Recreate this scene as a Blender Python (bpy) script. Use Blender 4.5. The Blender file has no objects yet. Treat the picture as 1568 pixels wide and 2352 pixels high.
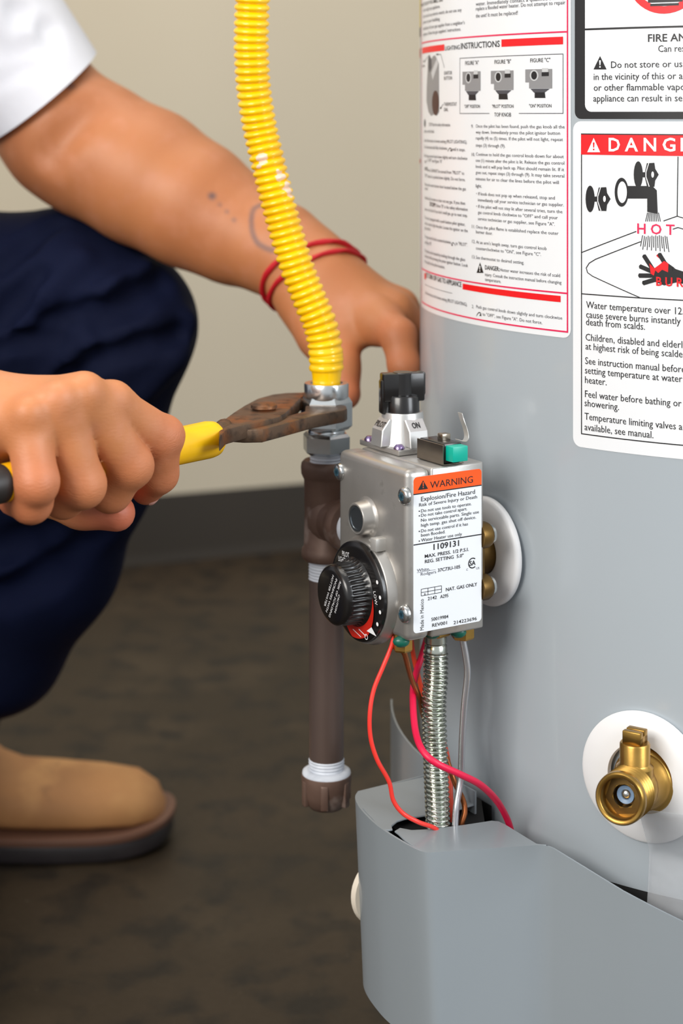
import bpy, bmesh, math, random
import numpy as np
from mathutils import Vector, Matrix

random.seed(7); np.random.seed(7)
S = bpy.context.scene
COL = S.collection

# ------------------------------------------------------------------ camera, light, exposure
CAMH = 0.62                    # camera height; it looks level along +Y with a downward lens shift
FPX = 4000.0                   # focal length in pixels of the 1568 x 2352 frame
CX, HY = 784.0, 262.0          # principal column, horizon row

cd = bpy.data.cameras.new('camera'); cam = bpy.data.objects.new('camera', cd); COL.objects.link(cam)
cd.sensor_fit = 'VERTICAL'; cd.sensor_height = 36.0; cd.sensor_width = 24.0
cd.lens = FPX / 2352.0 * 36.0
cd.shift_y = -(1176.0 - HY) / 2352.0
cd.clip_start = 0.02; cd.clip_end = 60
cam.location = (0, 0, CAMH); cam.rotation_euler = (math.radians(90), 0, 0)
cd.dof.use_dof = True; cd.dof.focus_distance = 0.945; cd.dof.aperture_fstop = 6.8
S.camera = cam

w = bpy.data.worlds.new('World'); S.world = w; w.use_nodes = True
w.node_tree.nodes['Background'].inputs[0].default_value = (0.93, 0.97, 1.0, 1)
w.node_tree.nodes['Background'].inputs[1].default_value = 0.64

def area(name, loc, target, sx, sy, power, col):
    l = bpy.data.lights.new(name, 'AREA'); l.shape = 'RECTANGLE'; l.size = sx; l.size_y = sy
    l.energy = power; l.color = col
    o = bpy.data.objects.new(name, l); COL.objects.link(o); o.location = loc
    o.rotation_euler = (Vector(target) - Vector(loc)).to_track_quat('-Z', 'Y').to_euler()
    return o
area('left_panel_light', (-1.35, -0.75, 1.55), (0.0, 1.15, 0.40), 1.3, 0.9, 50, (1.0, 0.96, 0.90))
area('window_light', (2.1, -0.4, 1.35), (0.2, 1.15, 0.40), 1.2, 1.4, 46, (0.90, 0.95, 1.0))
area('ceiling_panel_light', (-0.2, 1.3, 2.8), (-0.2, 1.6, 0.0), 2.2, 1.2, 29, (1.0, 0.95, 0.86))

S.view_settings.view_transform = 'Standard'; S.view_settings.look = 'None'
S.view_settings.gamma = 1.0; S.view_settings.use_curve_mapping = False
S.view_settings.exposure = 0.12

# ------------------------------------------------------------------ small maths
def V(*a): return np.array(a, float)
def P(px, py, d):
    "world point on the sight line of a photograph pixel at distance d along Y"
    return V((px - CX) / FPX * d, d, CAMH - (py - HY) / FPX * d)
def P_z(px, py, z):
    return P(px, py, (CAMH - z) * FPX / (py - HY))
def nrm(a):
    a = np.asarray(a, float); return a / np.linalg.norm(a)
def frame_from(ax):
    ax = nrm(ax); h = V(0, 0, 1) if abs(ax[2]) < 0.9 else V(1, 0, 0)
    e1 = nrm(np.cross(h, ax)); e2 = np.cross(ax, e1)
    return e1, e2, ax
def lin(c):
    return tuple((x / 12.92 if x <= 0.04045 else ((x + 0.055) / 1.055) ** 2.4) for x in (v / 255.0 for v in c))
def spline(pts, n=12):
    "Catmull-Rom through the points"
    pts = [np.asarray(p, float) for p in pts]
    q = [2 * pts[0] - pts[1]] + pts + [2 * pts[-1] - pts[-2]]
    out = []
    for i in range(1, len(q) - 2):
        for k in range(n):
            t = k / n
            a, b, c, d = q[i - 1], q[i], q[i + 1], q[i + 2]
            out.append(0.5 * (2 * b + (c - a) * t + (2 * a - 5 * b + 4 * c - d) * t * t + (3 * b - a - 3 * c + d) * t ** 3))
    out.append(pts[-1]); return out
def resample(path, step):
    path = np.array(path); seg = np.linalg.norm(np.diff(path, axis=0), axis=1)
    s = np.concatenate([[0], np.cumsum(seg)]); n = max(2, int(round(s[-1] / step)) + 1)
    t = np.linspace(0, s[-1], n)
    return np.stack([np.interp(t, s, path[:, k]) for k in range(3)], 1), t

# ------------------------------------------------------------------ materials
MATS = {}
def mat(name, col, rough=0.5, metal=0.0, vary=None, bump=None, coat=0.0, spec=0.5, sss=0.0, attr=None, aniso=None, rvary=0.0, patches=None):
    """procedural principled material. col: sRGB 0-255. vary: (scale, second colour, contrast lo, hi [, stretch]);
    bump: (scale, strength, distance)"""
    if name in MATS: return MATS[name]
    m = bpy.data.materials.new(name); m.use_nodes = True; MATS[name] = m
    nt = m.node_tree; N = nt.nodes; L = nt.links; b = N['Principled BSDF']
    b.inputs['Base Color'].default_value = (*lin(col), 1)
    b.inputs['Roughness'].default_value = rough; b.inputs['Metallic'].default_value = metal
    b.inputs['Coat Weight'].default_value = coat; b.inputs['Coat Roughness'].default_value = 0.08
    b.inputs['Specular IOR Level'].default_value = spec
    if sss:
        b.inputs['Subsurface Weight'].default_value = sss
        b.inputs['Subsurface Radius'].default_value = (0.009, 0.0035, 0.0018); b.inputs['Subsurface Scale'].default_value = 1.0
    tc = N.new('ShaderNodeTexCoord'); out = None
    def noise(scale, detail=4, stretch=None):
        n = N.new('ShaderNodeTexNoise'); n.inputs['Scale'].default_value = scale; n.inputs['Detail'].default_value = detail
        if stretch:
            mp = N.new('ShaderNodeMapping'); mp.inputs['Scale'].default_value = stretch
            L.new(tc.outputs['Object'], mp.inputs['Vector']); L.new(mp.outputs['Vector'], n.inputs['Vector'])
        else: L.new(tc.outputs['Object'], n.inputs['Vector'])
        return n
    cur = None
    for vv in ([vary] if vary and not isinstance(vary[0], tuple) else (vary or [])):
        n = noise(vv[0], 5, vv[4] if len(vv) > 4 else None)
        mr = N.new('ShaderNodeMapRange'); mr.inputs['From Min'].default_value = vv[2]; mr.inputs['From Max'].default_value = vv[3]
        L.new(n.outputs['Fac'], mr.inputs['Value'])
        mx = N.new('ShaderNodeMix'); mx.data_type = 'RGBA'
        L.new(mr.outputs['Result'], mx.inputs['Factor'])
        if cur: L.new(cur, mx.inputs['A'])
        else: mx.inputs['A'].default_value = (*lin(col), 1)
        mx.inputs['B'].default_value = (*lin(vv[1]), 1); cur = mx.outputs['Result']
        if rvary:
            mm = N.new('ShaderNodeMapRange'); mm.inputs['To Min'].default_value = rough - rvary; mm.inputs['To Max'].default_value = rough + rvary
            L.new(n.outputs['Fac'], mm.inputs['Value']); L.new(mm.outputs['Result'], b.inputs['Roughness'])
    if patches:                              # worn spots: (centre, radius) list, colour, noise scale
        spots, pc, ps = patches
        acc = None
        n = noise(ps, 3)
        for c, r in spots:
            d = N.new('ShaderNodeVectorMath'); d.operation = 'DISTANCE'; d.inputs[1].default_value = tuple(c)
            L.new(tc.outputs['Object'], d.inputs[0])
            q = N.new('ShaderNodeMath'); q.operation = 'DIVIDE'; q.inputs[1].default_value = r; L.new(d.outputs['Value'], q.inputs[0])
            if acc:
                mi = N.new('ShaderNodeMath'); mi.operation = 'MINIMUM'; L.new(acc, mi.inputs[0]); L.new(q.outputs[0], mi.inputs[1]); acc = mi.outputs[0]
            else: acc = q.outputs[0]
        ad = N.new('ShaderNodeMath'); ad.operation = 'ADD'; L.new(acc, ad.inputs[0]); L.new(n.outputs['Fac'], ad.inputs[1])
        mr = N.new('ShaderNodeMapRange'); mr.inputs['From Min'].default_value = 1.22; mr.inputs['From Max'].default_value = 1.30
        mr.inputs['To Min'].default_value = 1; mr.inputs['To Max'].default_value = 0; L.new(ad.outputs[0], mr.inputs['Value'])
        mx = N.new('ShaderNodeMix'); mx.data_type = 'RGBA'; L.new(mr.outputs['Result'], mx.inputs['Factor'])
        if cur: L.new(cur, mx.inputs['A'])
        else: mx.inputs['A'].default_value = (*lin(col), 1)
        mx.inputs['B'].default_value = (*lin(pc), 1); cur = mx.outputs['Result']
    if attr:                                 # (attribute, colour)
        for an, ac in attr:
            at = N.new('ShaderNodeAttribute'); at.attribute_name = an
            mx = N.new('ShaderNodeMix'); mx.data_type = 'RGBA'; L.new(at.outputs['Fac'], mx.inputs['Factor'])
            if cur: L.new(cur, mx.inputs['A'])
            else: mx.inputs['A'].default_value = (*lin(col), 1)
            mx.inputs['B'].default_value = (*lin(ac), 1); cur = mx.outputs['Result']
    if cur: L.new(cur, b.inputs['Base Color'])
    if bump:
        prev = None
        for bb in ([bump] if not isinstance(bump[0], tuple) else bump):
            n = noise(bb[0], 4, bb[3] if len(bb) > 3 else None)
            bn = N.new('ShaderNodeBump'); bn.inputs['Strength'].default_value = bb[1]; bn.inputs['Distance'].default_value = bb[2]
            L.new(n.outputs['Fac'], bn.inputs['Height'])
            if prev: L.new(prev, bn.inputs['Normal'])
            prev = bn.outputs['Normal']
        L.new(prev, b.inputs['Normal'])
    return m

# ------------------------------------------------------------------ mesh building
class MB:
    def __init__(s): s.v = []; s.f = []
    def add(s, vs, fs):
        o = len(s.v); s.v += [tuple(map(float, p)) for p in vs]; s.f += [tuple(i + o for i in f) for f in fs]; return s
    def lathe(s, o, ax, prof, n=32, rot=0.0):
        "prof: list of (distance along the axis, radius)"
        e1, e2, e3 = frame_from(ax); o = np.asarray(o, float); vs = []; fs = []; rows = []
        for t, r in prof:
            if r <= 1e-7: rows.append([len(vs)]); vs.append(o + e3 * t)
            else:
                rows.append(list(range(len(vs), len(vs) + n)))
                for k in range(n):
                    a = 2 * math.pi * (k + rot) / n
                    vs.append(o + e3 * t + r * (math.cos(a) * e1 + math.sin(a) * e2))
        for A, B in zip(rows, rows[1:]):
            for k in range(n):
                k2 = (k + 1) % n
                if len(A) == 1 and len(B) == 1: break
                if len(A) == 1: fs.append((A[0], B[k2], B[k]))
                elif len(B) == 1: fs.append((A[k], A[k2], B[0]))
                else: fs.append((A[k], A[k2], B[k2], B[k]))
        return s.add(vs, fs)
    def tube(s, path, rad, n=10, caps=True, twist=None):
        path = [np.asarray(p, float) for p in path]; m = len(path); vs = []; fs = []
        T = [nrm(path[min(i + 1, m - 1)] - path[max(i - 1, 0)]) for i in range(m)]
        e1, e2, _ = frame_from(T[0])
        for i in range(m):
            e1 = nrm(e1 - T[i] * np.dot(e1, T[i])); e2 = np.cross(T[i], e1)
            for k in range(n):
                a = 2 * math.pi * k / n
                r = rad(i, a) if callable(rad) else (rad[i] if hasattr(rad, '__len__') else rad)
                vs.append(path[i] + r * (math.cos(a) * e1 + math.sin(a) * e2))
        for i in range(m - 1):
            for k in range(n):
                k2 = (k + 1) % n
                fs.append((i * n + k, i * n + k2, (i + 1) * n + k2, (i + 1) * n + k))
        if caps:
            fs.append(tuple(range(n - 1, -1, -1))); fs.append(tuple(range((m - 1) * n, m * n)))
        return s.add(vs, fs)
    def box(s, o, ex, ey, ez, lo, hi, bev=0.0, seg=2):
        "box in the frame o + x ex + y ey + z ez between the corners lo and hi, rounded by bev"
        bm = bmesh.new(); bmesh.ops.create_cube(bm, size=1.0)
        lo = np.asarray(lo, float); hi = np.asarray(hi, float)
        for q in bm.verts: q.co = Vector((lo + hi) / 2 + np.array(q.co) * (hi - lo))
        if bev: bmesh.ops.bevel(bm, geom=list(bm.edges), offset=bev, segments=seg, profile=0.5, affect='EDGES')
        return s.frombm(bm, o, ex, ey, ez)
    def frombm(s, bm, o, ex, ey, ez):
        bm.verts.ensure_lookup_table(); bm.verts.index_update()
        o, ex, ey, ez = (np.asarray(q, float) for q in (o, ex, ey, ez))
        flip = np.dot(np.cross(ex, ey), ez) < 0
        vs = [o + q.co.x * ex + q.co.y * ey + q.co.z * ez for q in bm.verts]
        fs = [tuple(reversed([q.index for q in f.verts])) if flip else tuple(q.index for q in f.verts) for f in bm.faces]
        bm.free(); return s.add(vs, fs)
    def prism(s, poly, o, ex, ey, ez, z0, z1, bev=0.0, seg=2):
        "2D polygon (x, y) in the frame, extruded from z0 to z1"
        bm = bmesh.new(); bot = [bm.verts.new((x, y, z0)) for x, y in poly]
        f = bm.faces.new(bot); r = bmesh.ops.extrude_face_region(bm, geom=[f])
        for q in r['geom']:
            if isinstance(q, bmesh.types.BMVert): q.co.z = z1
        bmesh.ops.recalc_face_normals(bm, faces=bm.faces)
        if bev:
            ed = [e for e in bm.edges if abs(e.verts[0].co.z - e.verts[1].co.z) < 1e-9]
            bmesh.ops.bevel(bm, geom=ed, offset=bev, segments=seg, profile=0.5, affect='EDGES')
        return s.frombm(bm, o, ex, ey, ez)
    def sphere(s, c, r, n=16, sc=(1, 1, 1), axes=None):
        c = np.asarray(c, float); ax = axes or (V(1, 0, 0), V(0, 1, 0), V(0, 0, 1)); o = len(s.v); m = n // 2
        t = MB(); t.lathe((0, 0, 0), (0, 0, 1), [(-r * math.cos(math.pi * i / m), r * math.sin(math.pi * i / m)) for i in range(m + 1)], n)
        vs = [c + sum(q[k] * sc[k] * ax[k] for k in range(3)) for q in t.v]
        return s.add(vs, t.f)

def link(name, me, m, parent=None, **props):
    o = bpy.data.objects.new(name, me); COL.objects.link(o)
    if m is not None: me.materials.append(m)
    if parent is not None: o.parent = parent
    for k, v in props.items(): o[k] = v
    return o
def origin_of(p):
    q = V(0, 0, 0)
    while p is not None: q = q + np.array(p.location); p = p.parent
    return q
def obj(name, mb, m, parent=None, smooth=35, loc=None, solid=0.0, weld=False, **props):
    "link a builder (world coordinates) as one mesh object; a top-level mesh gets loc as its origin"
    base = origin_of(parent) if parent is not None else (np.asarray(loc, float) if loc is not None else V(0, 0, 0))
    me = bpy.data.meshes.new(name)
    me.from_pydata([tuple(np.array(q) - base) for q in mb.v], [], mb.f); me.validate()
    if weld:
        bm = bmesh.new(); bm.from_mesh(me); bmesh.ops.remove_doubles(bm, verts=bm.verts, dist=1e-6)
        bmesh.ops.recalc_face_normals(bm, faces=bm.faces); bm.to_mesh(me); bm.free()
    if smooth:
        me.polygons.foreach_set('use_smooth', [True] * len(me.polygons)); me.set_sharp_from_angle(angle=math.radians(smooth))
    o = link(name, me, m, parent, **props)
    if loc is not None and parent is None: o.location = tuple(base)
    if solid:
        sm = o.modifiers.new('thickness', 'SOLIDIFY'); sm.thickness = abs(solid); sm.offset = 1 if solid > 0 else -1
        es = o.modifiers.new('edges', 'EDGE_SPLIT'); es.split_angle = math.radians(50)
    return o
def thing(name, label, cat, loc, group=None):
    o = bpy.data.objects.new(name, None); COL.objects.link(o); o.location = tuple(map(float, loc)); o.empty_display_size = 0.02
    o['label'] = label; o['category'] = cat
    if group: o['group'] = group
    return o

# ------------------------------------------------------------------ lettering: collected, then turned into meshes together
class Print:
    "flat print on a surface: mapper(s, t, n) -> world; shapes are kept in the flat plane and cut so that they follow a curve"
    def __init__(s, mapper, step=None): s.map = mapper; s.step = step; s.jobs = {}; s.shape = {}
    def text(s, body, x0, x1, y, cap, ink='black', ref=None, bold=0.0, rot=None, fit=True):
        "left x0, right x1 (of ref or of the whole body), baseline y, cap height; rot: (cx, cy, angle) turns it afterwards"
        s.jobs.setdefault(ink, []).append((body, x0, x1, y, cap, ref, bold, rot))
    def poly(s, pts, ink='black', lift=0.0): s.shape.setdefault((ink, lift), []).append(list(pts))
    def rect(s, x0, y0, x1, y1, ink='black', lift=0.0): s.poly([(x0, y0), (x1, y0), (x1, y1), (x0, y1)], ink, lift)
    def line(s, pts, w, ink='black', lift=0.0, closed=False):
        pts = list(pts) + ([pts[0]] if closed else [])
        for (ax, ay), (bx, by) in zip(pts, pts[1:]):
            l = math.hypot(bx - ax, by - ay) or 1e-9; nx, ny = -(by - ay) / l * w / 2, (bx - ax) / l * w / 2
            ex, ey = (bx - ax) / l * w * 0.3, (by - ay) / l * w * 0.3
            s.poly([(ax + nx - ex, ay + ny - ey), (ax - nx - ex, ay - ny - ey), (bx - nx + ex, by - ny + ey), (bx + nx + ex, by + ny + ey)], ink, lift)
    def disc(s, x, y, rx, ry, ink='black', lift=0.0, n=24, hole=None):
        if hole:
            for k in range(n):
                a, b = 2 * math.pi * k / n, 2 * math.pi * (k + 1) / n
                s.poly([(x + rx * math.cos(a), y + ry * math.sin(a)), (x + rx * math.cos(b), y + ry * math.sin(b)),
                        (x + hole * rx * math.cos(b), y + hole * ry * math.sin(b)), (x + hole * rx * math.cos(a), y + hole * ry * math.sin(a))], ink, lift)
        else: s.poly([(x + rx * math.cos(2 * math.pi * k / n), y + ry * math.sin(2 * math.pi * k / n)) for k in range(n)], ink, lift)
SPLIT = {'red', 'pink', 'steel', 'pale', 'maroon', 'orange', 'heading'}; single = []
PRINTS = []        # (print, parent, {ink: (object name, material, normal offset)})
def rrect(x0, y0, x1, y1, r, n=5):
    out = []
    for cx, cy, a0 in ((x1 - r, y1 - r, 0), (x0 + r, y1 - r, 90), (x0 + r, y0 + r, 180), (x1 - r, y0 + r, 270)):
        for k in range(n + 1):
            a = math.radians(a0 + 90 * k / n); out.append((cx + r * math.cos(a), cy + r * math.sin(a)))
    return out
def flush_prints():
    cache = {}
    def key(b, bold): return (b, bold)
    todo = set()
    for pr, par, inks in PRINTS:
        for ink, js in pr.jobs.items():
            for j in js:
                todo.add(key(j[0], j[6]))
                if j[5]: todo.add(key(j[5], j[6]))
    tmp = []
    for b, bold in sorted(todo):
        c = bpy.data.curves.new('lettering', 'FONT'); c.body = b; c.size = 1.0; c.resolution_u = 2; c.offset = bold
        o = bpy.data.objects.new('lettering', c); COL.objects.link(o); tmp.append((b, bold, o, c))
    bpy.context.view_layer.update(); dg = bpy.context.evaluated_depsgraph_get()
    for b, bold, o, c in tmp:
        me = bpy.data.meshes.new_from_object(o.evaluated_get(dg))
        vs = np.empty(len(me.vertices) * 3); me.vertices.foreach_get('co', vs); vs = vs.reshape(-1, 3)[:, :2]
        cache[(b, bold)] = (vs, [tuple(p.vertices) for p in me.polygons]); bpy.data.meshes.remove(me)
    for b, bold, o, c in tmp: bpy.data.objects.remove(o); bpy.data.curves.remove(c)
    CAPH = 0.729
    for pr, par, inks in PRINTS:
        done = {}
        for ink, lift, polys in [(i, l, [p]) for (i, l), ps_ in pr.shape.items() if i in SPLIT for p in ps_] + [(i, l, ps_) for (i, l), ps_ in pr.shape.items() if i not in SPLIT]:
            nm, m, off = inks[ink]; mb = MB() if ink in SPLIT else done.setdefault(ink, MB())
            bm = bmesh.new()
            for pl in polys:
                a = sum(pl[i][0] * pl[(i + 1) % len(pl)][1] - pl[(i + 1) % len(pl)][0] * pl[i][1] for i in range(len(pl)))
                if a < 0: pl = pl[::-1]
                try: bm.faces.new([bm.verts.new((x, y, 0)) for x, y in pl])
                except ValueError: pass
            if pr.step:
                xs = [v.co.x for v in bm.verts]; k0, k1 = math.floor(min(xs) / pr.step), math.ceil(max(xs) / pr.step)
                for k in range(k0 + 1, k1):
                    bmesh.ops.bisect_plane(bm, geom=bm.verts[:] + bm.edges[:] + bm.faces[:], plane_co=(k * pr.step, 0, 0), plane_no=(1, 0, 0))
            bmesh.ops.triangulate(bm, faces=[f for f in bm.faces if len(f.verts) > 4])
            bm.verts.index_update()
            if ink in SPLIT: mb = MB(); single.append((nm, m, mb, par))
            mb.add([pr.map(v.co.x, v.co.y, off + lift) for v in bm.verts], [tuple(v.index for v in f.verts) for f in bm.faces]); bm.free()
        for ink, js in pr.jobs.items():
            nm, m, off = inks[ink]; mb = done.setdefault(ink, MB())
            for body, x0, x1, y, cap, ref, bold, rot in js:
                vs, fs = cache[(body, bold)]
                rv = cache[(ref, bold)][0] if ref else vs
                if len(vs) == 0: continue
                l, r = vs[:, 0].min(), rv[:, 0].max(); sx = (x1 - x0) / (r - l); sy = cap / CAPH
                X = x0 + (vs[:, 0] - l) * sx; Y = y + vs[:, 1] * sy
                if rot:
                    cx, cy, a = rot; ca, sa = math.cos(a), math.sin(a)
                    X, Y = cx + (X - cx) * ca - (Y - cy) * sa, cy + (X - cx) * sa + (Y - cy) * ca
                mb.add([pr.map(a, b, off + 0.00006) for a, b in zip(X, Y)], fs)
        for ink, mb in done.items():
            nm, m, off = inks[ink]
            obj(nm, mb, m, par, smooth=0, kind='stuff')
        for nm, m, mb, par2 in single: obj(nm, mb, m, par2, smooth=0)
        single.clear()

# ------------------------------------------------------------------ smooth bodies from distance fields (surface nets)
class Field:
    """core: list of round cones (a, b, ra, rb) blended by k; limbs: (list of cones, inner blend, blend to the core).
    plus / minus: cones added with blend or carved away; cut: list of (point, normal) half-spaces kept on the -normal side"""
    def __init__(s, core, k, limbs=(), plus=(), minus=(), cuts=()):
        s.core, s.k, s.limbs, s.plus, s.minus, s.cuts = list(core), k, list(limbs), list(plus), list(minus), list(cuts)
    @staticmethod
    def cone(p, c):
        a, b = np.asarray(c[0], np.float32), np.asarray(c[1], np.float32); ba = b - a; l2 = float(ba @ ba)
        q = p - a
        if l2 < 1e-12: return np.sqrt((q * q).sum(1)) - c[2]
        h = np.clip((q @ ba) / l2, 0, 1); q = q - h[:, None] * ba
        if len(c) > 4:                                            # flattened: (direction, factor)
            d = np.asarray(c[4], np.float32); t = q @ d; q = q + (t * (c[5] - 1))[:, None] * d
            return (np.sqrt((q * q).sum(1)) - (c[2] + (c[3] - c[2]) * h)) / max(1.0, c[5])
        return np.sqrt((q * q).sum(1)) - (c[2] + (c[3] - c[2]) * h)
    @staticmethod
    def smin(a, b, k):
        h = np.clip(0.5 + 0.5 * (b - a) / k, 0, 1); return b + (a - b) * h - k * h * (1 - h)
    def chain(s, p, cs, k, near=None):
        d = None
        for c in cs:
            if near is not None and not near(c): continue
            e = s.cone(p, c); d = e if d is None else s.smin(d, e, k)
        return d
    def __call__(s, p, near=None):
        p = np.asarray(p, np.float32)
        big = np.full(len(p), 9.0, np.float32)
        core = s.chain(p, s.core, s.k, near)
        if core is None: core = big
        res = core
        for cs, k, kj in s.limbs:
            d = s.chain(p, cs, k, near)
            if d is None: continue
            res = np.minimum(res, s.smin(core, d, kj))
        for c, k in s.plus:
            if near is None or near(c): res = s.smin(res, s.cone(p, c), k)
        for c, k in s.minus:
            if near is None or near(c): res = -s.smin(-res, s.cone(p, c), k)
        for pt, n in s.cuts:
            res = np.maximum(res, (p - np.asarray(pt, np.float32)) @ np.asarray(n, np.float32))
        return res
    def hit(s, px, py, d0=0.5, d1=1.9):
        "first surface point on the sight line of a pixel"
        o = V(0, 0, CAMH); dr = nrm(P(px, py, 1.0) - o); t = d0
        for _ in range(160):
            e = float(s((o + dr * t)[None, :])[0])
            if e < 2e-4: break
            t += max(e * 0.8, 2e-4)
            if t > d1: return None
        return o + dr * t
    def all_cones(s):
        out = list(s.core)
        for l in s.limbs: out += l[0]
        return out + [c for c, _ in s.plus]
    def mesh(s, h, B=14):
        cs = s.all_cones()
        lo = np.min([np.minimum(c[0], c[1]) - max(c[2], c[3]) for c in cs], 0) - 4 * h
        hi = np.max([np.maximum(c[0], c[1]) + max(c[2], c[3]) for c in cs], 0) + 4 * h
        nb = np.ceil((hi - lo) / (h * B)).astype(int)
        I = np.stack(np.meshgrid(*[np.arange(n) for n in nb], indexing='ij'), -1).reshape(-1, 3)
        cen = (lo + (I + 0.5) * B * h).astype(np.float32); rad = 0.5 * B * h * math.sqrt(3)
        d = np.concatenate([s(cen[i:i + 40000]) for i in range(0, len(cen), 40000)])
        keep = np.abs(d) < rad * 1.15 + 0.004
        G = nb * B + 4
        g = np.arange(B + 1); loc = np.stack(np.meshgrid(g, g, g, indexing='ij'), -1).reshape(-1, 3)
        VP, VI, Q = [], [], []
        corners = np.array([(i, j, k) for i in (0, 1) for j in (0, 1) for k in (0, 1)])
        edges = [(a, b) for a in range(8) for b in range(a + 1, 8) if np.abs(corners[a] - corners[b]).sum() == 1]
        def gid(c): return (c[..., 0] * G[1] + c[..., 1]) * G[2] + c[..., 2]
        for i0, ce, dc in zip(I[keep] * B, cen[keep], d[keep]):
            lim = abs(dc) + 2 * rad + 0.03
            cc = ce[None, :]
            near = lambda c: float(s.cone(cc, c)[0]) < lim
            pts = (lo + (loc + i0) * h).astype(np.float32)
            F = s(pts, near).reshape(B + 1, B + 1, B + 1)
            neg = F < 0
            if neg.all() or not neg.any(): continue
            C = [neg[a:B + a, b:B + b, c:B + c] for a, b, c in corners]; FV = [F[a:B + a, b:B + b, c:B + c] for a, b, c in corners]
            acc = np.zeros((B, B, B, 3), np.float32); cnt = np.zeros((B, B, B), np.float32)
            for a, b in edges:
                x = C[a] != C[b]
                if not x.any(): continue
                den = np.where(x, FV[a] - FV[b], 1); t = np.where(x, FV[a] / den, 0)
                acc += x[..., None] * (corners[a] + t[..., None] * (corners[b] - corners[a])); cnt += x
            m = cnt > 0; ci = np.argwhere(m)
            VP.append(lo + (ci + i0 + acc[m] / cnt[m][:, None]) * h); VI.append(gid(ci + i0 + 1))
            for ax in range(3):
                sl0 = [slice(0, B)] * 3; sl1 = [slice(0, B)] * 3; sl1[ax] = slice(1, B + 1)
                a, b = neg[tuple(sl0)], neg[tuple(sl1)]; u, v2 = (ax + 1) % 3, (ax + 2) % 3
                for flip, msk in ((False, a & ~b), (True, ~a & b)):
                    e = np.argwhere(msk)
                    if not len(e): continue
                    e = e + i0 + 1; eu = np.zeros(3, int); eu[u] = 1; ev = np.zeros(3, int); ev[v2] = 1
                    q = [gid(e), gid(e - eu), gid(e - eu - ev), gid(e - ev)]
                    Q.append(np.stack(q[::-1] if flip else q, 1))
        VP = np.concatenate(VP); VI = np.concatenate(VI); Q = np.concatenate(Q)
        o = np.argsort(VI); VI = VI[o]; VP = VP[o]
        R = np.clip(np.searchsorted(VI, Q), 0, len(VI) - 1); ok = (VI[R] == Q).all(1)
        return VP, R[ok]
def field_obj(name, VP, Q, m, parent=None, attrs=None, loc=None, **props):
    base = origin_of(parent) if parent is not None else np.asarray(loc if loc is not None else (0, 0, 0), float)
    me = bpy.data.meshes.new(name); n = len(VP); k = len(Q)
    me.vertices.add(n); me.vertices.foreach_set('co', (VP - base).astype(np.float32).ravel())
    me.loops.add(4 * k); me.loops.foreach_set('vertex_index', Q.astype(np.int32).ravel())
    me.polygons.add(k); me.polygons.foreach_set('loop_start', np.arange(0, 4 * k, 4, dtype=np.int32))
    me.update(calc_edges=True); me.validate()
    me.polygons.foreach_set('use_smooth', [True] * len(me.polygons))
    for an, av in (attrs or {}).items():
        a = me.attributes.new(an, 'FLOAT', 'POINT'); a.data.foreach_set('value', av.astype(np.float32))
    o = link(name, me, m, parent, **props)
    if parent is None: o.location = tuple(base)
    return o

# ================================================================== the room
M_floor = mat('floor_mat', (50, 41, 30), 0.52, spec=0.25, vary=[(3.0, (58, 47, 35), 0.42, 0.62), (7.0, (64, 53, 40), 0.52, 0.68), (26.0, (36, 31, 26), 0.48, 0.66), (160.0, (104, 96, 84), 0.70, 0.80)],
              bump=[(60.0, 0.10, 0.0015)], rvary=0.08)
M_wall = mat('wall_mat', (196, 184, 162), 0.75, vary=(1.6, (191, 178, 155), 0.35, 0.7), bump=(180.0, 0.05, 0.001))
M_base = mat('baseboard_mat', (44, 36, 26), 0.6, spec=0.25, vary=(4.0, (40, 33, 24), 0.4, 0.7))
mb = MB(); mb.add([(-4, -1.5, 0), (4, -1.5, 0), (4, 4.5, 0), (-4, 4.5, 0)], [(0, 1, 2, 3)])
fl = obj('floor', mb, M_floor, smooth=0, kind='structure')
WD = nrm(V(0.93, 0.37, 0)); WN = V(WD[1], -WD[0], 0); W0 = V(-0.264, 2.408, 0)
mb = MB(); mb.box(W0, WD, WN, V(0, 0, 1), (-3.2, -0.10, 0), (3.0, 0.0, 2.7))
obj('wall_back', mb, M_wall, smooth=0, kind='structure')
mb = MB()
prof = [(0, 0), (0.009, 0), (0.0065, 0.008), (0.004, 0.016), (0.0032, 0.088), (0.0015, 0.092), (0, 0.092)]
vs = []; fs = []
for k, t in enumerate((-3.2, 3.0)):
    vs += [W0 + WD * t + WN * (a + 0.0004) + V(0, 0, b) for a, b in prof]
n = len(prof)
fs = [(i, i + n, (i + 1) % n + n, (i + 1) % n) for i in range(n)] + [tuple(range(n)), tuple(range(2 * n - 1, n - 1, -1))]
mb.add(vs, fs); obj('baseboard_back', mb, M_base, smooth=30, kind='structure')

# ================================================================== water heater
TC = V(0.2917, 1.1407, 0.0); TR = 0.24
def tank_pt(s, z, n=0.0):
    a = s / TR; return V(TC[0] + (TR + n) * math.sin(a), TC[1] - (TR + n) * math.cos(a), z)
def tank_px(px, py, R=None):
    "arc position and height where the sight line of a pixel meets the jacket"
    R = R or TR
    k = (px - CX) / FPX; A = k * k + 1; B = -2 * (k * TC[0] + TC[1]); C = TC[0] ** 2 + TC[1] ** 2 - R * R
    D = B * B - 4 * A * C; d = (-B - math.sqrt(max(D, 0))) / (2 * A)
    p = P(px, py, d); return math.atan2(p[0] - TC[0], -(p[1] - TC[1])) * TR, p[2]

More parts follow.
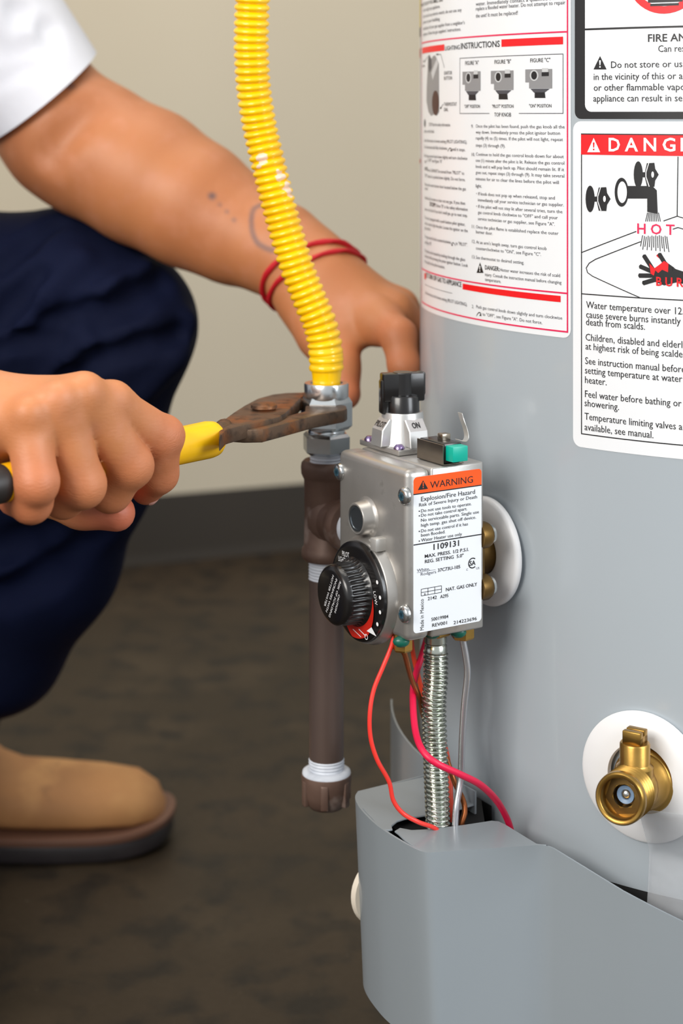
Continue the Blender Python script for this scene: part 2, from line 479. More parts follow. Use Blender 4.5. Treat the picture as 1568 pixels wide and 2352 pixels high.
M_jacket = mat('grey_jacket_paint', (170, 178, 184), 0.34, vary=(2.2, (165, 173, 180), 0.4, 0.65), bump=[(420.0, 0.05, 0.0004), (5.0, 0.06, 0.006)], coat=0.25)
M_dark = mat('feet_and_shade_black', (14, 14, 14), 0.8)  # near black for the feet and for painted shade in cavities
M_white = mat('white_sticker', (236, 238, 241), 0.33, vary=(3.0, (230, 233, 237), 0.4, 0.7), coat=0.2)
M_ink = mat('black_ink', (26, 25, 27), 0.4)
M_grey_ink = mat('grey_ink', (74, 74, 80), 0.45)
M_red_ink = mat('red_ink', (232, 12, 24), 0.4)
M_pink_ink = mat('magenta_ink', (226, 24, 84), 0.4)
M_white_ink = mat('white_ink', (244, 244, 246), 0.4)
M_plastic = mat('white_plastic', (238, 238, 240), 0.35, vary=(9.0, (230, 229, 228), 0.45, 0.7))

heater = thing('water_heater', 'tall grey steel water heater covered in safety labels', 'water heater', (TC[0], TC[1], 0))
mb = MB(); mb.lathe(TC, (0, 0, 1), [(0.045, 0.0), (0.045, TR - 0.004), (0.05, TR), (0.25, TR), (0.45, TR), (0.65, TR), (0.9, TR), (1.245, TR), (1.25, TR - 0.004), (1.25, 0.0)], 160)
obj('jacket', mb, M_jacket, heater, smooth=40)
mb = MB(); mb.lathe(TC, (0, 0, 1), [(1.25, 0), (1.25, TR + 0.004), (1.235, TR + 0.004), (1.235, TR + 0.0005), (1.256, TR - 0.0), (1.262, TR - 0.02), (1.266, 0)], 96)
obj('top_pan', mb, M_jacket, heater, smooth=40)
mb = MB(); mb.lathe(TC, (0, 0, 1), [(1.266, 0.0), (1.266, 0.05), (1.34, 0.05), (1.34, 0.047), (1.27, 0.047)], 40)
obj('flue_collar', mb, mat('galvanised', (170, 172, 172), 0.4, 0.9), heater)
for k in range(3):
    a = 2 * math.pi * k / 3 + 0.5; c = TC + V(0.19 * math.cos(a), 0.19 * math.sin(a), 0)
    mb = MB(); mb.lathe(c, (0, 0, 1), [(0, 0), (0, 0.016), (0.004, 0.018), (0.046, 0.02), (0.046, 0)], 16); obj('foot', mb, M_dark, heater)

# --- lettering sheet 1 (instructions); pixel readings are turned into positions on the jacket
L1 = lambda x, y: tank_px(940 + x / 4.126, y / 4.126)             # readings of the upper crop
L2 = lambda x, y: tank_px(940 + x / 4.126, 270 + y / 4.126)       # of the lower crop
LIFT0, LIFT1 = 0.00018, 0.00034
pr1 = Print(tank_pt, 0.004)
def tline(pr, C, body, x0, x1, y, cap, at=1, ink='grey', ref=None, bold=0.0, e0=None):
    "y is read at the right end (at=1) or at the left end (at=0); cap in crop pixels"
    s0, s1 = C(x0, y)[0], C(x1, y)[0]
    xr = x1 if at else x0
    z = C(xr, y)[1]; h = z - C(xr, y + cap)[1]
    pr.text(body, s0, s1, z, h, ink, ref, bold)
sL = tank_px(967.5, 300)[0]; sR = tank_px(1311, 300)[0]; zB = L2(1490, 2090)[1]; zT = 0.80
lab1 = Print(tank_pt, 0.004); lab1.poly(rrect(sL, zB, sR, zT, 0.005), 'base')
def band(pr, C, x0, x1, ya, yb, at, ink):
    xr = x1 if at else x0
    pr.rect(C(x0, ya)[0], C(xr, yb)[1], C(x1, ya)[0], C(xr, ya)[1], ink)
# frame
sF0, sF1 = tank_px(969.5, 300)[0], tank_px(1305, 300)[0]
z_a = L1(1515, 300)[1]; z_b = L2(1485, 1665)[1]; z_c = L2(1487, 2030)[1]; lw = 0.0009
for z in (z_a, z_b, z_c): pr1.rect(sF0, z - lw / 2, sF1, z + lw / 2, 'pink')
pr1.rect(sF1 - lw, z_c, sF1, zT - 0.004, 'pink'); pr1.rect(sF0, z_c, sF0 + lw, zT - 0.004, 'pink')
# top block
for b, x0, x1, y in (("water. Immediately contact a qualified service", 633, 1480, -8), ("replace a flooded water heater. Do not attempt to repair", 633, 1480, 40), ("the unit! It must be replaced!", 633, 1030, 138)):
    tline(pr1, L1, b, x0, x1, y, 40)
for b, x0, x1, y in (("- Do not light any appliance.", 132, 295, 74), ("- Do not touch any electric switch; do not use any", 132, 498, 108), ("phone in your building.", 135, 295, 193),
                     ("Immediately call your gas supplier from a neighbor's", 135, 528, 228), ("telephone. Follow the gas suppliers' instructions.", 135, 492, 290)):
    tline(pr1, L1, b, x0, x1, y, 36)
tline(pr1, L1, "WHAT TO DO IF YOU SMELL GAS", 118, 320, 12, 34, ink='black', bold=0.012)
band(pr1, L1, 125, 335, 420, 480, 1, 'red'); band(pr1, L1, 875, 1458, 347, 420, 1, 'red')
tline(pr1, L1, "LIGHTING", 343, 482, 467, 44, ink='black', bold=0.006); tline(pr1, L1, "INSTRUCTIONS", 492, 860, 443, 62, ink='black', bold=0.012)
bx0, bx1 = L1(480, 700)[0], L1(1460, 700)[0]; bz1, bz0 = L1(1460, 508)[1], L1(1455, 1078)[1]; g0, g1 = L1(762, 1078)[0], L1(1040, 1078)[0]; tw = 0.0004
pr1.rect(bx0, bz1 - tw, bx1, bz1, 'grey'); pr1.rect(bx0, bz0, bx0 + tw, bz1, 'grey'); pr1.rect(bx1 - tw, bz0, bx1, bz1, 'grey')
pr1.rect(bx0, bz0, g0, bz0 + tw, 'grey'); pr1.rect(g1, bz0, bx1, bz0 + tw, 'grey')
for b, x0, x1, y in (('FIGURE "A"', 533, 660, 611), ('FIGURE "B"', 810, 965, 600), ('FIGURE "C"', 1148, 1337, 586), ('"OFF" POSITION', 525, 672, 1023), ('"PILOT" POSITION', 787, 990, 1022), ('"ON" POSITION', 1137, 1348, 1018), ('TOP KNOB', 808, 967, 1105)):
    tline(pr1, L1, b, x0, x1, y, 40 if 'FIG' in b or 'TOP' in b else 34, ink='black', bold=0.006)
for b, x0, x1, y in (("IGNITOR", 333, 408, 705), ("BUTTON", 333, 408, 755), ("THERMOSTAT", 333, 453, 1003), ("DIAL", 333, 372, 1054), ("GAS", 133, 150, 590), ("KNOB", 125, 150, 635)):
    tline(pr1, L1, b, x0, x1, y, 36 if x0 > 200 else 26, ink='black')
def cpoly(pr, C, pts, ink, lift=0.0): pr.poly([C(x, y) for x, y in pts], ink, lift)
def cline(pr, C, pts, w, ink): pr.line([C(x, y) for x, y in pts], w, ink)
cline(pr1, L1, [(258, 516), (302, 516), (335, 640)], 0.0004, 'black'); cpoly(pr1, L1, [(252, 516), (275, 506), (275, 526)], 'black')
cline(pr1, L1, [(326, 985), (298, 1028)], 0.0004, 'black'); cpoly(pr1, L1, [(293, 1034), (297, 1010), (312, 1026)], 'black')
cline(pr1, L1, [(150, 585), (172, 540)], 0.0004, 'grey')
# the little pictures of the control
cpoly(pr1, L1, [(180, 530), (195, 518), (212, 560), (228, 530), (248, 525), (282, 600), (285, 1060), (262, 1098), (238, 1080), (210, 1098), (185, 1060), (166, 960), (168, 820), (178, 640)], 'steel')
cpoly(pr1, L1, [(188, 525), (212, 560), (216, 640), (196, 690), (184, 640)], 'grey', 0.00004)
cpoly(pr1, L1, [(212, 690), (262, 560), (280, 600), (225, 760)], 'pale', 0.00004)
pts = [(252 + 33 * math.cos(a), 975 + 118 * math.sin(a)) for a in np.linspace(0, 2 * math.pi, 24, endpoint=False)]; cpoly(pr1, L1, pts, 'maroon', 0.00006)
for cx, wd, dy, kx in ((592, 85, 0, -0.25), (882, 107, -8, 0.0), (1228, 127, -22, 0.25)):
    t, q = 675 + dy, wd / 100.0
    cpoly(pr1, L1, [(cx - wd, t + 5), (cx + wd, t), (cx + wd, t + 185), (cx - 0.72 * wd, t + 185), (cx - 0.72 * wd, t + 128), (cx - wd, t + 128)], 'steel')
    cpoly(pr1, L1, [(cx - 0.62 * wd, t + 188), (cx + 0.82 * wd, t + 188), (cx + 0.42 * wd, t + 225), (cx - 0.35 * wd, t + 225)], 'grey', 0.00004)
    cpoly(pr1, L1, [(cx - 0.3 * wd, t + 222), (cx + 0.45 * wd, t + 222), (cx + 0.5 * wd, t + 275), (cx - 0.3 * wd, t + 275)], 'black', 0.00005)
    pts = [(cx - 0.34 * wd + 0.32 * wd * math.cos(a), t + 62 + 52 * math.sin(a)) for a in np.linspace(0, 2 * math.pi, 20, endpoint=False)]; cpoly(pr1, L1, pts, 'pale', 0.00004)
    pts = [(cx - 0.34 * wd + 0.22 * wd * math.cos(a), t + 62 + 40 * math.sin(a)) for a in np.linspace(0, 2 * math.pi, 20, endpoint=False)]; cpoly(pr1, L1, pts, 'black', 0.00006)
    cpoly(pr1, L1, [(cx + 0.22 * wd, t + 32), (cx + 0.76 * wd, t + 30), (cx + 0.76 * wd, t + 68), (cx + 0.22 * wd, t + 70)], 'black', 0.00005)
    cpoly(pr1, L1, [(cx + 0.25 * wd, t - 8), (cx + 0.7 * wd, t - 8), (cx + 0.7 * wd, t + 30), (cx + 0.25 * wd, t + 30)], 'pale', 0.00004)
# right column
R2 = [("Once the pilot has been found, push the gas knob all the", 633, 1473, 103), ("way down. Immediately press the pilot ignitor button", 633, 1430, 163), ("rapidly (4) to (5) times. If the pilot will not light, repeat", 633, 1457, 223), ("steps (3) through (9).", 633, 912, 284),
      ("Continue to hold the gas control knob down for about", 635, 1465, 385), ("one (1) minute after the pilot is lit. Release the gas control", 633, 1470, 447), ("knob and it will pop back up. Pilot should remain lit. If it", 633, 1468, 508), ("goes out, repeat steps (3) through (9). It may take several", 633, 1470, 568), ("minutes for air to clear the lines before the pilot will", 633, 1418, 630), ("light.", 633, 690, 665),
      ("\u2022 If knob does not pop up when released, stop and", 638, 1380, 777), ("immediately call your service technician or gas supplier.", 653, 1465, 842), ("\u2022 If the pilot will not stay lit after several tries, turn the", 638, 1452, 907), ('gas control knob clockwise to "OFF" and call your', 653, 1408, 964), ('service technician or gas supplier, see Figure "A".', 653, 1380, 1026),
      ("Once the pilot flame is established replace the outer", 635, 1415, 1112), ("burner door.", 635, 793, 1113), ("At an arm's length away, turn gas control knob", 637, 1302, 1256), ('counterclockwise to "ON", see Figure "C".', 635, 1250, 1312), ("See thermostat to desired setting.", 635, 1090, 1390),
      ("Hotter water increases the risk of scald", 862, 1430, 1512), ("injury. Consult the instruction manual before changing", 720, 1443, 1578), ("temperature.", 720, 872, 1568),
      ("Push gas control knob down slightly and turn clockwise", 638, 1450, 1915), ('to "OFF", see Figure "A". Do not force.', 697, 1262, 1958)]
for b, x0, x1, y in R2: tline(pr1, L2, b, x0, x1, y, 34)
for b, x0, x1, y in (("9.", 590, 610, 98), ("10.", 594, 624, 366), ("11.", 596, 627, 1050), ("12.", 598, 628, 1192), ("13.", 598, 628, 1338), ("2.", 597, 614, 1808)): tline(pr1, L2, b, x0, x1, y, 34)
tline(pr1, L2, "DANGER:", 720, 857, 1456, 44, ink='black', bold=0.015)
def warn(pr, C, x0, x1, yt, yb, ink, inner):
    cpoly(pr, C, [(x0, yb), ((x0 + x1) / 2, yt), (x1, yb)], ink)
    m = (x0 + x1) / 2; h = yb - yt; w = (x1 - x0) * 0.055
    cpoly(pr, C, [(m - w * 1.3, yt + 0.32 * h), (m + w * 1.3, yt + 0.32 * h), (m + w * 0.7, yt + 0.68 * h), (m - w * 0.7, yt + 0.68 * h)], inner, 0.00012)
    cpoly(pr, C, [(m - w, yt + 0.75 * h), (m + w, yt + 0.75 * h), (m + w, yt + 0.87 * h), (m - w, yt + 0.87 * h)], inner, 0.00012)
warn(pr1, L2, 640, 706, 1373, 1472, 'black', 'white')
def turn_arrow(C, x0, x1, y0, y1, left=False):
    xs = np.linspace(0, 1, 7); top = [(x0 + (x1 - x0) * t * 0.8, y1 - (y1 - y0) * math.sin(math.pi * (0.05 + 0.6 * t))) for t in xs]
    bot = [(x, y + (y1 - y0) * 0.25) for x, y in top[::-1]]; tip = [(x1, y1), (x1 - 3, y0 + 4), (x1 - (x1 - x0) * 0.4, y1 - 3)]
    if left: f = lambda q: [(x0 + x1 - a, b) for a, b in q]; top, bot, tip = f(top), f(bot), f(tip)
    cpoly(pr1, C, top + bot, 'black'); cpoly(pr1, C, tip, 'black')
turn_arrow(L2, 638, 685, 1842, 1882); turn_arrow(L2, 366, 406, 285, 322); turn_arrow(L2, 402, 440, 1182, 1216, True); turn_arrow(L2, 146, 162, 405, 432)
# left column
for b, x0, x1, y in (("STOP! Read the safety information", 190, 390, 84), ("above on this label.", 145, 240, 146), ("Set the thermostat to lowest setting (PILOT LIGHTING).", 145, 550, 248), ("Turn thermostat dial fully clockwise", 145, 362, 306), ("until it stops.", 408, 533, 320),
                     ("Push the gas control knob down slightly and turn clockwise", 145, 553, 402), ('to "OFF" see Figure "A"', 170, 315, 432), ('Knob CANNOT be turned from "PILOT" to', 178, 523, 543), ('"OFF" unless it is pushed down slightly. Do not force.', 150, 533, 604), ("Remove the outer burner door located below the gas", 150, 540, 692), ("control.", 150, 180, 690),
                     ("Wait five (5) minutes to clear out any gas. If you then", 150, 532, 828), ('Follow "B" in the safety information', 258, 556, 886), ("above on this label. If you don't smell gas, go to next step.", 150, 555, 944), ("This unit is equipped with a push button pilot ignitor,", 150, 533, 1028), ("which is used to light the pilot. Locate the ignitor on the", 150, 557, 1088), ("gas control.", 150, 205, 1074),
                     ("Turn gas control knob counterclockwise", 150, 398, 1198), ('to "PILOT".', 442, 555, 1222), ('see Figure "B".', 150, 215, 1214), ("The pilot can be located by looking through the glass", 150, 533, 1362), ("view port while pressing the piezo ignitor button. Look", 150, 558, 1418), ("for a spark at the pilot location.", 150, 340, 1434), ("Set thermostat to the lowest setting (PILOT LIGHTING).", 155, 552, 1788)):
    tline(pr1, L2, b, x0, x1, y, 34)
tline(pr1, L2, "NOTE", 150, 176, 503, 34, ink='black', bold=0.02); tline(pr1, L2, "STOP!", 196, 250, 848, 40, ink='black', bold=0.02)
cpoly(pr1, L2, [(143, 40), (150, 8), (156, 40), (156, 70), (150, 96), (143, 70)], 'grey')
tline(pr1, L2, "TO TURN OFF GAS TO APPLIANCE", 162, 497, 1606, 50, ink='black', bold=0.012)
band(pr1, L2, 508, 1435, 1690, 1750, 1, 'red'); band(pr1, L2, 146, 161, 1478, 1535, 1, 'red')
s0, s1 = L2(150, 1600)[0], L2(410, 1668)[0]; z0 = L2(410, 1668)[1]; pr1.rect(s0, z0, s1, z0 + 0.0003, 'grey')
M_steelp = mat('printed_grey', (140, 140, 142), 0.4); M_palep = mat('printed_pale_grey', (196, 198, 200), 0.4); M_maroon = mat('printed_maroon', (66, 34, 30), 0.4)
lab1_o = thing('instruction_label', '', '', (TC[0], TC[1], 0))
def label_part(name, desc, pr, m=M_white):
    PRINTS.append((pr, heater, {'base': (name, m, LIFT0)})); return desc

# --- sheet 2: black framed flammable vapour warning, and the scald warning under it
L4 = lambda x, y: tank_px(1300 + x / 2.22, y / 2.22)
C2 = 2.22
s2L = tank_px(1320, 120)[0]; s2i = tank_px(1343.5, 120)[0]; s2R = s2L + 0.155
z2B = L4(42, 606)[1]; z2i = L4(97, 570)[1]
lab2 = Print(tank_pt, 0.004); lab2.poly(rrect(s2L, z2B, s2R, zT, 0.004), 'base')
pr2 = Print(tank_pt, 0.004)
pr2.poly(rrect(s2i, z2i, s2R - (s2i - s2L), zT - 0.010, 0.004), 'white', -0.0001)
zl = L4(97, 150)[1]; pr2.rect(s2i, zl - 0.0005, s2R - (s2i - s2L), zl + 0.0005, 'black')
rc = (tank_px(1526, 0)[0], L4(500, -140)[1]); ro = abs(L4(500, 70)[1] - rc[1]); pr2.disc(rc[0], rc[1], ro, ro, 'red', 0.0, 48, hole=0.82)
pr2.line([(rc[0] - ro * 0.62, rc[1] + ro * 0.62), (rc[0] + ro * 0.62, rc[1] - ro * 0.62)], ro * 0.17, 'red')
pr2.rect(rc[0] - ro * 0.42, rc[1] - ro * 0.72, rc[0] + ro * 0.45, rc[1] - ro * 0.60, 'black', 0.00004)
pr2.rect(rc[0] - ro * 0.36, rc[1] - ro * 0.81, rc[0] + ro * 0.36, rc[1] - ro * 0.75, 'black', 0.00004)
tline(pr2, L4, "FIRE AND", 418, 572, 213, 40, at=0, ink='black', ref="FIRE A", bold=0.012)
tline(pr2, L4, "Can result", 470, 588, 265, 36, at=0, ink='black', ref="Can re")
warn(pr2, L4, 141, 207, 286, 354, 'black', 'white')
for b, r, x0, x1, y in (("Do not store or use", "Do not store or us", 230, 592, 347), ("in the vicinity of this or any", "in the vicinity of this or a", 142, 594, 408), ("or other flammable vapors", "or other flammable vap", 142, 580, 463), ("appliance can result in serious", "appliance can result in se", 140, 592, 518)):
    tline(pr2, L4, b, x0, x1, y, 36, at=0, ink='black', ref=r)

s3L = tank_px(1316, 600)[0]; s3R = s3L + 0.155; z3T = L4(45, 618)[1]; z3B = L4(28, 2272)[1]
lab3 = Print(tank_pt, 0.004); lab3.poly(rrect(s3L, z3B, s3R, z3T, 0.005), 'base')
pr3 = Print(tank_pt, 0.004)
s3i = tank_px(1334.5, 600)[0]; s3j = s3R - (s3i - s3L); za, zb2, zc2, zd = L4(83, 686)[1], L4(83, 788)[1], L4(75, 1500)[1], L4(68, 2212)[1]; tw = 0.0006
pr3.rect(s3i, zb2, s3j, za, 'red')
for a, b, c, d in ((s3i, za, s3j, za + tw), (s3i, zc2, s3j, zc2 + tw), (s3i, zd, s3j, zd + tw), (s3i, zd, s3i + tw, za), (s3j - tw, zd, s3j, za)): pr3.rect(a, b, c, d, 'black', -0.00003)
warn(pr3, L4, 109, 175, 703, 776, 'white', 'red')
for ch, x0, x1 in (("D", 218, 276), ("A", 300, 368), ("N", 396, 460), ("G", 492, 558), ("E", 584, 630), ("R", 660, 715)):
    tline(pr3, L4, ch, x0, x1, 770, 70, at=0, ink='white', bold=0.02)
for b, r, x0, x1, y in (("Water temperature over 125", "Water temperature over 12", 103, 590, 1570), ("cause severe burns instantly", None, 103, 584, 1619), ("death from scalds.", None, 102, 402, 1657), ("Children, disabled and elderly", "Children, disabled and elderl", 100, 592, 1735), ("at highest risk of being scalded.", "at highest risk of being scalde", 100, 593, 1781),
                        ("See instruction manual before", "See instruction manual befor", 98, 587, 1855), ("setting temperature at water", None, 97, 592, 1903), ("heater.", None, 97, 207, 1952), ("Feel water before bathing or", None, 97, 588, 2024), ("showering.", None, 95, 270, 2070), ("Temperature limiting valves are", "Temperature limiting valves a", 95, 592, 2138), ("available, see manual.", None, 95, 445, 2192)):
    tline(pr3, L4, b, x0, x1, y, 37, at=0, ink='black', ref=r)
# pictogram: two tap handles, spout, water, basin, hand
def handle(cx, cy, k=1.0):
    pts = [(cx - 42 * k + 23 * k * math.cos(a), cy + 68 * k * math.sin(a)) for a in np.linspace(0, 2 * math.pi, 20, endpoint=False)]; cpoly(pr3, L4, pts, 'black')
    cpoly(pr3, L4, [(cx - 20 * k, cy - 12 * k), (cx - 8 * k, cy - 12 * k), (cx + 2 * k, cy - 58 * k), (cx + 40 * k, cy - 60 * k), (cx + 44 * k, cy - 30 * k), (cx + 62 * k, cy), (cx + 44 * k, cy + 30 * k), (cx + 40 * k, cy + 62 * k), (cx + 2 * k, cy + 60 * k), (cx - 8 * k, cy + 14 * k), (cx - 20 * k, cy + 14 * k)], 'black')
    cline(pr3, L4, [(cx + 12 * k, cy - 58 * k), (cx - 2 * k, cy - 12 * k), (cx - 2 * k, cy + 12 * k), (cx + 14 * k, cy + 60 * k)], 0.0005, 'white2')
    pts = [(cx + 32 * k + 7 * k * math.cos(a), cy + 16 * k * math.sin(a)) for a in np.linspace(0, 2 * math.pi, 12, endpoint=False)]; cpoly(pr3, L4, pts, 'white2')
handle(165, 1014); handle(410, 890)
pts = [(283 + 35 * math.cos(a), 980 + 74 * math.sin(a)) for a in np.linspace(0, 2 * math.pi, 28, endpoint=False)]; cpoly(pr3, L4, pts, 'black')
pts = [(287 + 24 * math.cos(a), 980 + 55 * math.sin(a)) for a in np.linspace(0, 2 * math.pi, 24, endpoint=False)]; cpoly(pr3, L4, pts, 'white2')
cpoly(pr3, L4, [(282, 960), (300, 948), (440, 948), (462, 970), (467, 1090), (414, 1080), (414, 1012), (300, 1012), (282, 1000)], 'black', 0.00008)
for k in range(9):
    x = 415 + k * 7; cline(pr3, L4, [(x, 1085), (x + (k - 4) * 2.4, 1128)], 0.0004, 'black')
for k in range(14):
    x = 390 + k * 9.5; cline(pr3, L4, [(x, 1200 + (k * 13) % 9), (x + (k - 6.5) * 1.6, 1255 + (k * 17) % 32)], 0.0004, 'black')
tline(pr3, L4, "H O T", 363, 553, 1190, 54, at=0, ink='pink', bold=0.012)
cline(pr3, L4, [(78, 1288), (357, 1180)], 0.0005, 'black'); cline(pr3, L4, [(570, 800), (566, 1102), (498, 1126)], 0.0005, 'black'); cline(pr3, L4, [(566, 1102), (640, 1125)], 0.0005, 'black')
cline(pr3, L4, [(545, 1168), (570, 1160), (640, 1180)], 0.0005, 'black')
cline(pr3, L4, [(380, 1232), (150, 1322), (118, 1342), (103, 1366), (110, 1390), (135, 1408), (376, 1517)], 0.0005, 'black')
def fat(pts, w, ink, lift=0.00004):
    for (a, b), (c, d) in zip(pts, pts[1:]): pr3.line([L4(a, b), L4(c, d)], w, ink, lift)
    for a, b in pts: pr3.disc(*L4(a, b), w / 2, w / 2, ink, lift, 10)
hw = abs(L4(0, 1400)[1] - L4(0, 1422)[1])
for q in ([(400, 1308), (440, 1370)], [(382, 1360), (440, 1385)], [(378, 1405), (445, 1405)], [(398, 1442), (455, 1425)], [(478, 1300), (505, 1345), (540, 1370)]): fat(q, hw, 'black')
cpoly(pr3, L4, [(425, 1360), (470, 1375), (520, 1345), (560, 1372), (600, 1385), (640, 1390), (640, 1455), (560, 1440), (500, 1455), (450, 1435)], 'black', 0.00003)
cpoly(pr3, L4, [(425, 1342), (450, 1368), (475, 1350), (500, 1330), (522, 1345), (520, 1388), (490, 1375), (470, 1392), (455, 1378), (448, 1405), (432, 1395)], 'red', 0.00010)
cline(pr3, L4, [(465, 1302), (510, 1340)], 0.0012, 'red')
tline(pr3, L4, "B U R N", 460, 655, 1455, 46, at=0, ink='red2', ref=None, bold=0.02)

# --- yellow guide sticker on the far side
sy0, sy1 = -TR * 1.62, tank_px(966.3, 30)[0]; zY = L1(60, 268)[1]
lab0 = Print(tank_pt, 0.004); lab0.rect(sy0, zY, sy1, 0.82, 'base')
pr0 = Print(tank_pt, 0.004); pr0.rect(sy0, zY - 0.006, sy1, zY, 'black')
lab9 = Print(tank_pt, 0.004); lab9.poly(rrect(sy0, 0.50, sy1, zY - 0.006, 0.003), 'base')
pr9 = Print(tank_pt, 0.004); zr = L1(60, 465)[1]; pr9.rect(sy0 + 0.003, zr - 0.006, sy1 - 0.001, zr, 'red'); pr9.rect(sy0 + 0.003, zr - 0.075, sy1 - 0.001, zr - 0.0725, 'red')

bpy.data.objects.remove(lab1_o)
def sticker(name, label, base_pr, base_mat, print_pr, inks):
    "a sticker is a part of the heater, its print the sub-parts"
    mb = MB(); (k, polys), = base_pr.shape.items()
    bm = bmesh.new()
    for pl in polys: bm.faces.new([bm.verts.new((x, y, 0)) for x, y in pl])
    xs = [q.co.x for q in bm.verts]
    for k in range(math.floor(min(xs) / 0.004) + 1, math.ceil(max(xs) / 0.004)):
        bmesh.ops.bisect_plane(bm, geom=bm.verts[:] + bm.edges[:] + bm.faces[:], plane_co=(k * 0.004, 0, 0), plane_no=(1, 0, 0))
    bmesh.ops.triangulate(bm, faces=[f for f in bm.faces if len(f.verts) > 4]); bmesh.ops.recalc_face_normals(bm, faces=bm.faces); bm.verts.index_update()
    mb.add([base_pr.map(q.co.x, q.co.y, LIFT0) for q in bm.verts], [tuple(q.index for q in f.verts) for f in bm.faces]); bm.free()
    o = obj(name, mb, base_mat, heater, smooth=60, label=label)
    if print_pr: PRINTS.append((print_pr, o, inks))
    return o
INKS = {'black': ('lettering', M_ink, LIFT1), 'grey': ('fine_lettering', M_grey_ink, LIFT1), 'red': ('red_band', M_red_ink, LIFT1), 'pink': ('red_rule', M_pink_ink, LIFT1 + 0.00003),
        'white': ('white_print', M_white_ink, LIFT1), 'steel': ('picture', M_steelp, LIFT1), 'pale': ('picture_highlight', M_palep, LIFT1), 'maroon': ('picture_dial', M_maroon, LIFT1),
        'white2': ('pictogram_highlight', M_white_ink, LIFT1 + 0.00016), 'red2': ('pictogram_word', M_red_ink, LIFT1 + 0.00018)}
sticker('instruction_label', 'white lighting instruction label with red bars', lab1, M_white, pr1, INKS)
INK2 = dict(INKS); INK2['white'] = ('white_panel', M_white, LIFT1); INK2['black'] = ('lettering', M_ink, LIFT1 + 0.0001); INK2['red'] = ('prohibition_ring', M_red_ink, LIFT1 + 0.0001)
sticker('flammable_warning_label', 'white warning label in a thick black frame', lab2, M_ink, pr2, INK2)
INK3 = dict(INKS); INK3['white'] = ('white_print', M_white_ink, LIFT1 + 0.0001)
sticker('scald_warning_label', 'white scald danger label with red heading', lab3, M_white, pr3, INK3)
sticker('guide_label', 'yellow guide sticker', lab0, mat('yellow_sticker', (226, 206, 40), 0.4), pr0, {'black': ('edge_print', mat('printed_dark_grey', (92, 92, 90), 0.4), LIFT1)})
sticker('notice_label', 'white notice sticker', lab9, M_white, pr9, {'red': ('red_band', mat('faded_red', (214, 92, 88), 0.4), LIFT1)})

# ================================================================== gas control valve
YAW = math.radians(32); U = V(math.cos(YAW), math.sin(YAW), 0); W = V(-math.sin(YAW), math.cos(YAW), 0); Z = V(0, 0, 1)
D0 = 0.94; NB = P(935, 1478, D0)                  # lower near corner of the box
BA, BB, BC = 0.0514, 0.0712, 0.0932                # depth towards the tank, width of the dial face, height
def vw(a, b, c): return NB + a * U + b * W + c * Z
def ray_plane(px, py, p0, n):
    o = V(0, 0, CAMH); dr = P(px, py, 1.0) - o; return o + dr * (np.dot(p0 - o, n) / np.dot(dr, n))
def loc(p): q = p - NB; return np.dot(q, U), np.dot(q, W), q[2]
def on_front(px, py, a=0.0): return loc(ray_plane(px, py, vw(a, 0, 0), U))
def on_side(px, py, b=0.0): return loc(ray_plane(px, py, vw(0, b, 0), W))
def on_top(px, py, c): return loc(ray_plane(px, py, vw(0, 0, c), Z))
def a_at(px, b):                                   # a for a vertical axis seen at column px, given b
    lo, hi = -0.05, 0.12
    for _ in range(50):
        m = (lo + hi) / 2; q = vw(m, b, 0)
        if CX + FPX * q[0] / q[1] < px: lo = m
        else: hi = m
    return lo

M_alu = mat('cast_aluminium', (184, 181, 177), 0.36, 0.72, vary=[(14.0, (166, 161, 155), 0.4, 0.7), (90.0, (148, 143, 138), 0.62, 0.78)], bump=[(700.0, 0.10, 0.0003), (60.0, 0.05, 0.001)], rvary=0.08)
M_zinc = mat('zinc_steel', (202, 204, 204), 0.22, 0.95, vary=(40.0, (186, 188, 186), 0.4, 0.7))
M_blackp = mat('black_plastic', (20, 18, 18), 0.28, coat=0.2, bump=(900.0, 0.04, 0.0002))
M_brass = mat('brass', (178, 140, 72), 0.33, 0.95, vary=(60.0, (150, 114, 54), 0.45, 0.75), bump=(500.0, 0.08, 0.0003))
M_agedbrass = mat('aged_brass', (120, 92, 48), 0.4, 0.85, vary=(50.0, (78, 60, 36), 0.4, 0.7))
M_green = mat('green_sealant', (16, 92, 76), 0.35)
M_teal = mat('teal_button', (0, 168, 146), 0.35)
M_spring = mat('stainless_sheet', (160, 150, 136), 0.25, 0.95, vary=(40.0, (130, 122, 112), 0.4, 0.7))

valve = thing('gas_control_valve', 'silver cast aluminium gas control valve with black thermostat dial and warning label', 'valve', vw(BA / 2, BB / 2, 0))
# housing: front cover and body with a parting line
pa = on_top(903, 1048, BC)[0]; pa = min(max(pa, 0.012), 0.022)
mb = MB(); mb.box(NB, U, W, Z, (0, 0, 0), (pa - 0.0003, BB, BC), 0.0040, 4); obj('front_cover', mb, M_alu, valve, smooth=50)
mb = MB(); mb.box(NB, U, W, Z, (pa + 0.0003, 0.0003, 0.0003), (BA, BB - 0.0003, BC - 0.0004), 0.0012, 2)
mb.box(NB, U, W, Z, (pa - 0.004, 0.003, 0.003), (pa + 0.004, BB - 0.003, BC - 0.003)); obj('body', mb, M_alu, valve, smooth=50)
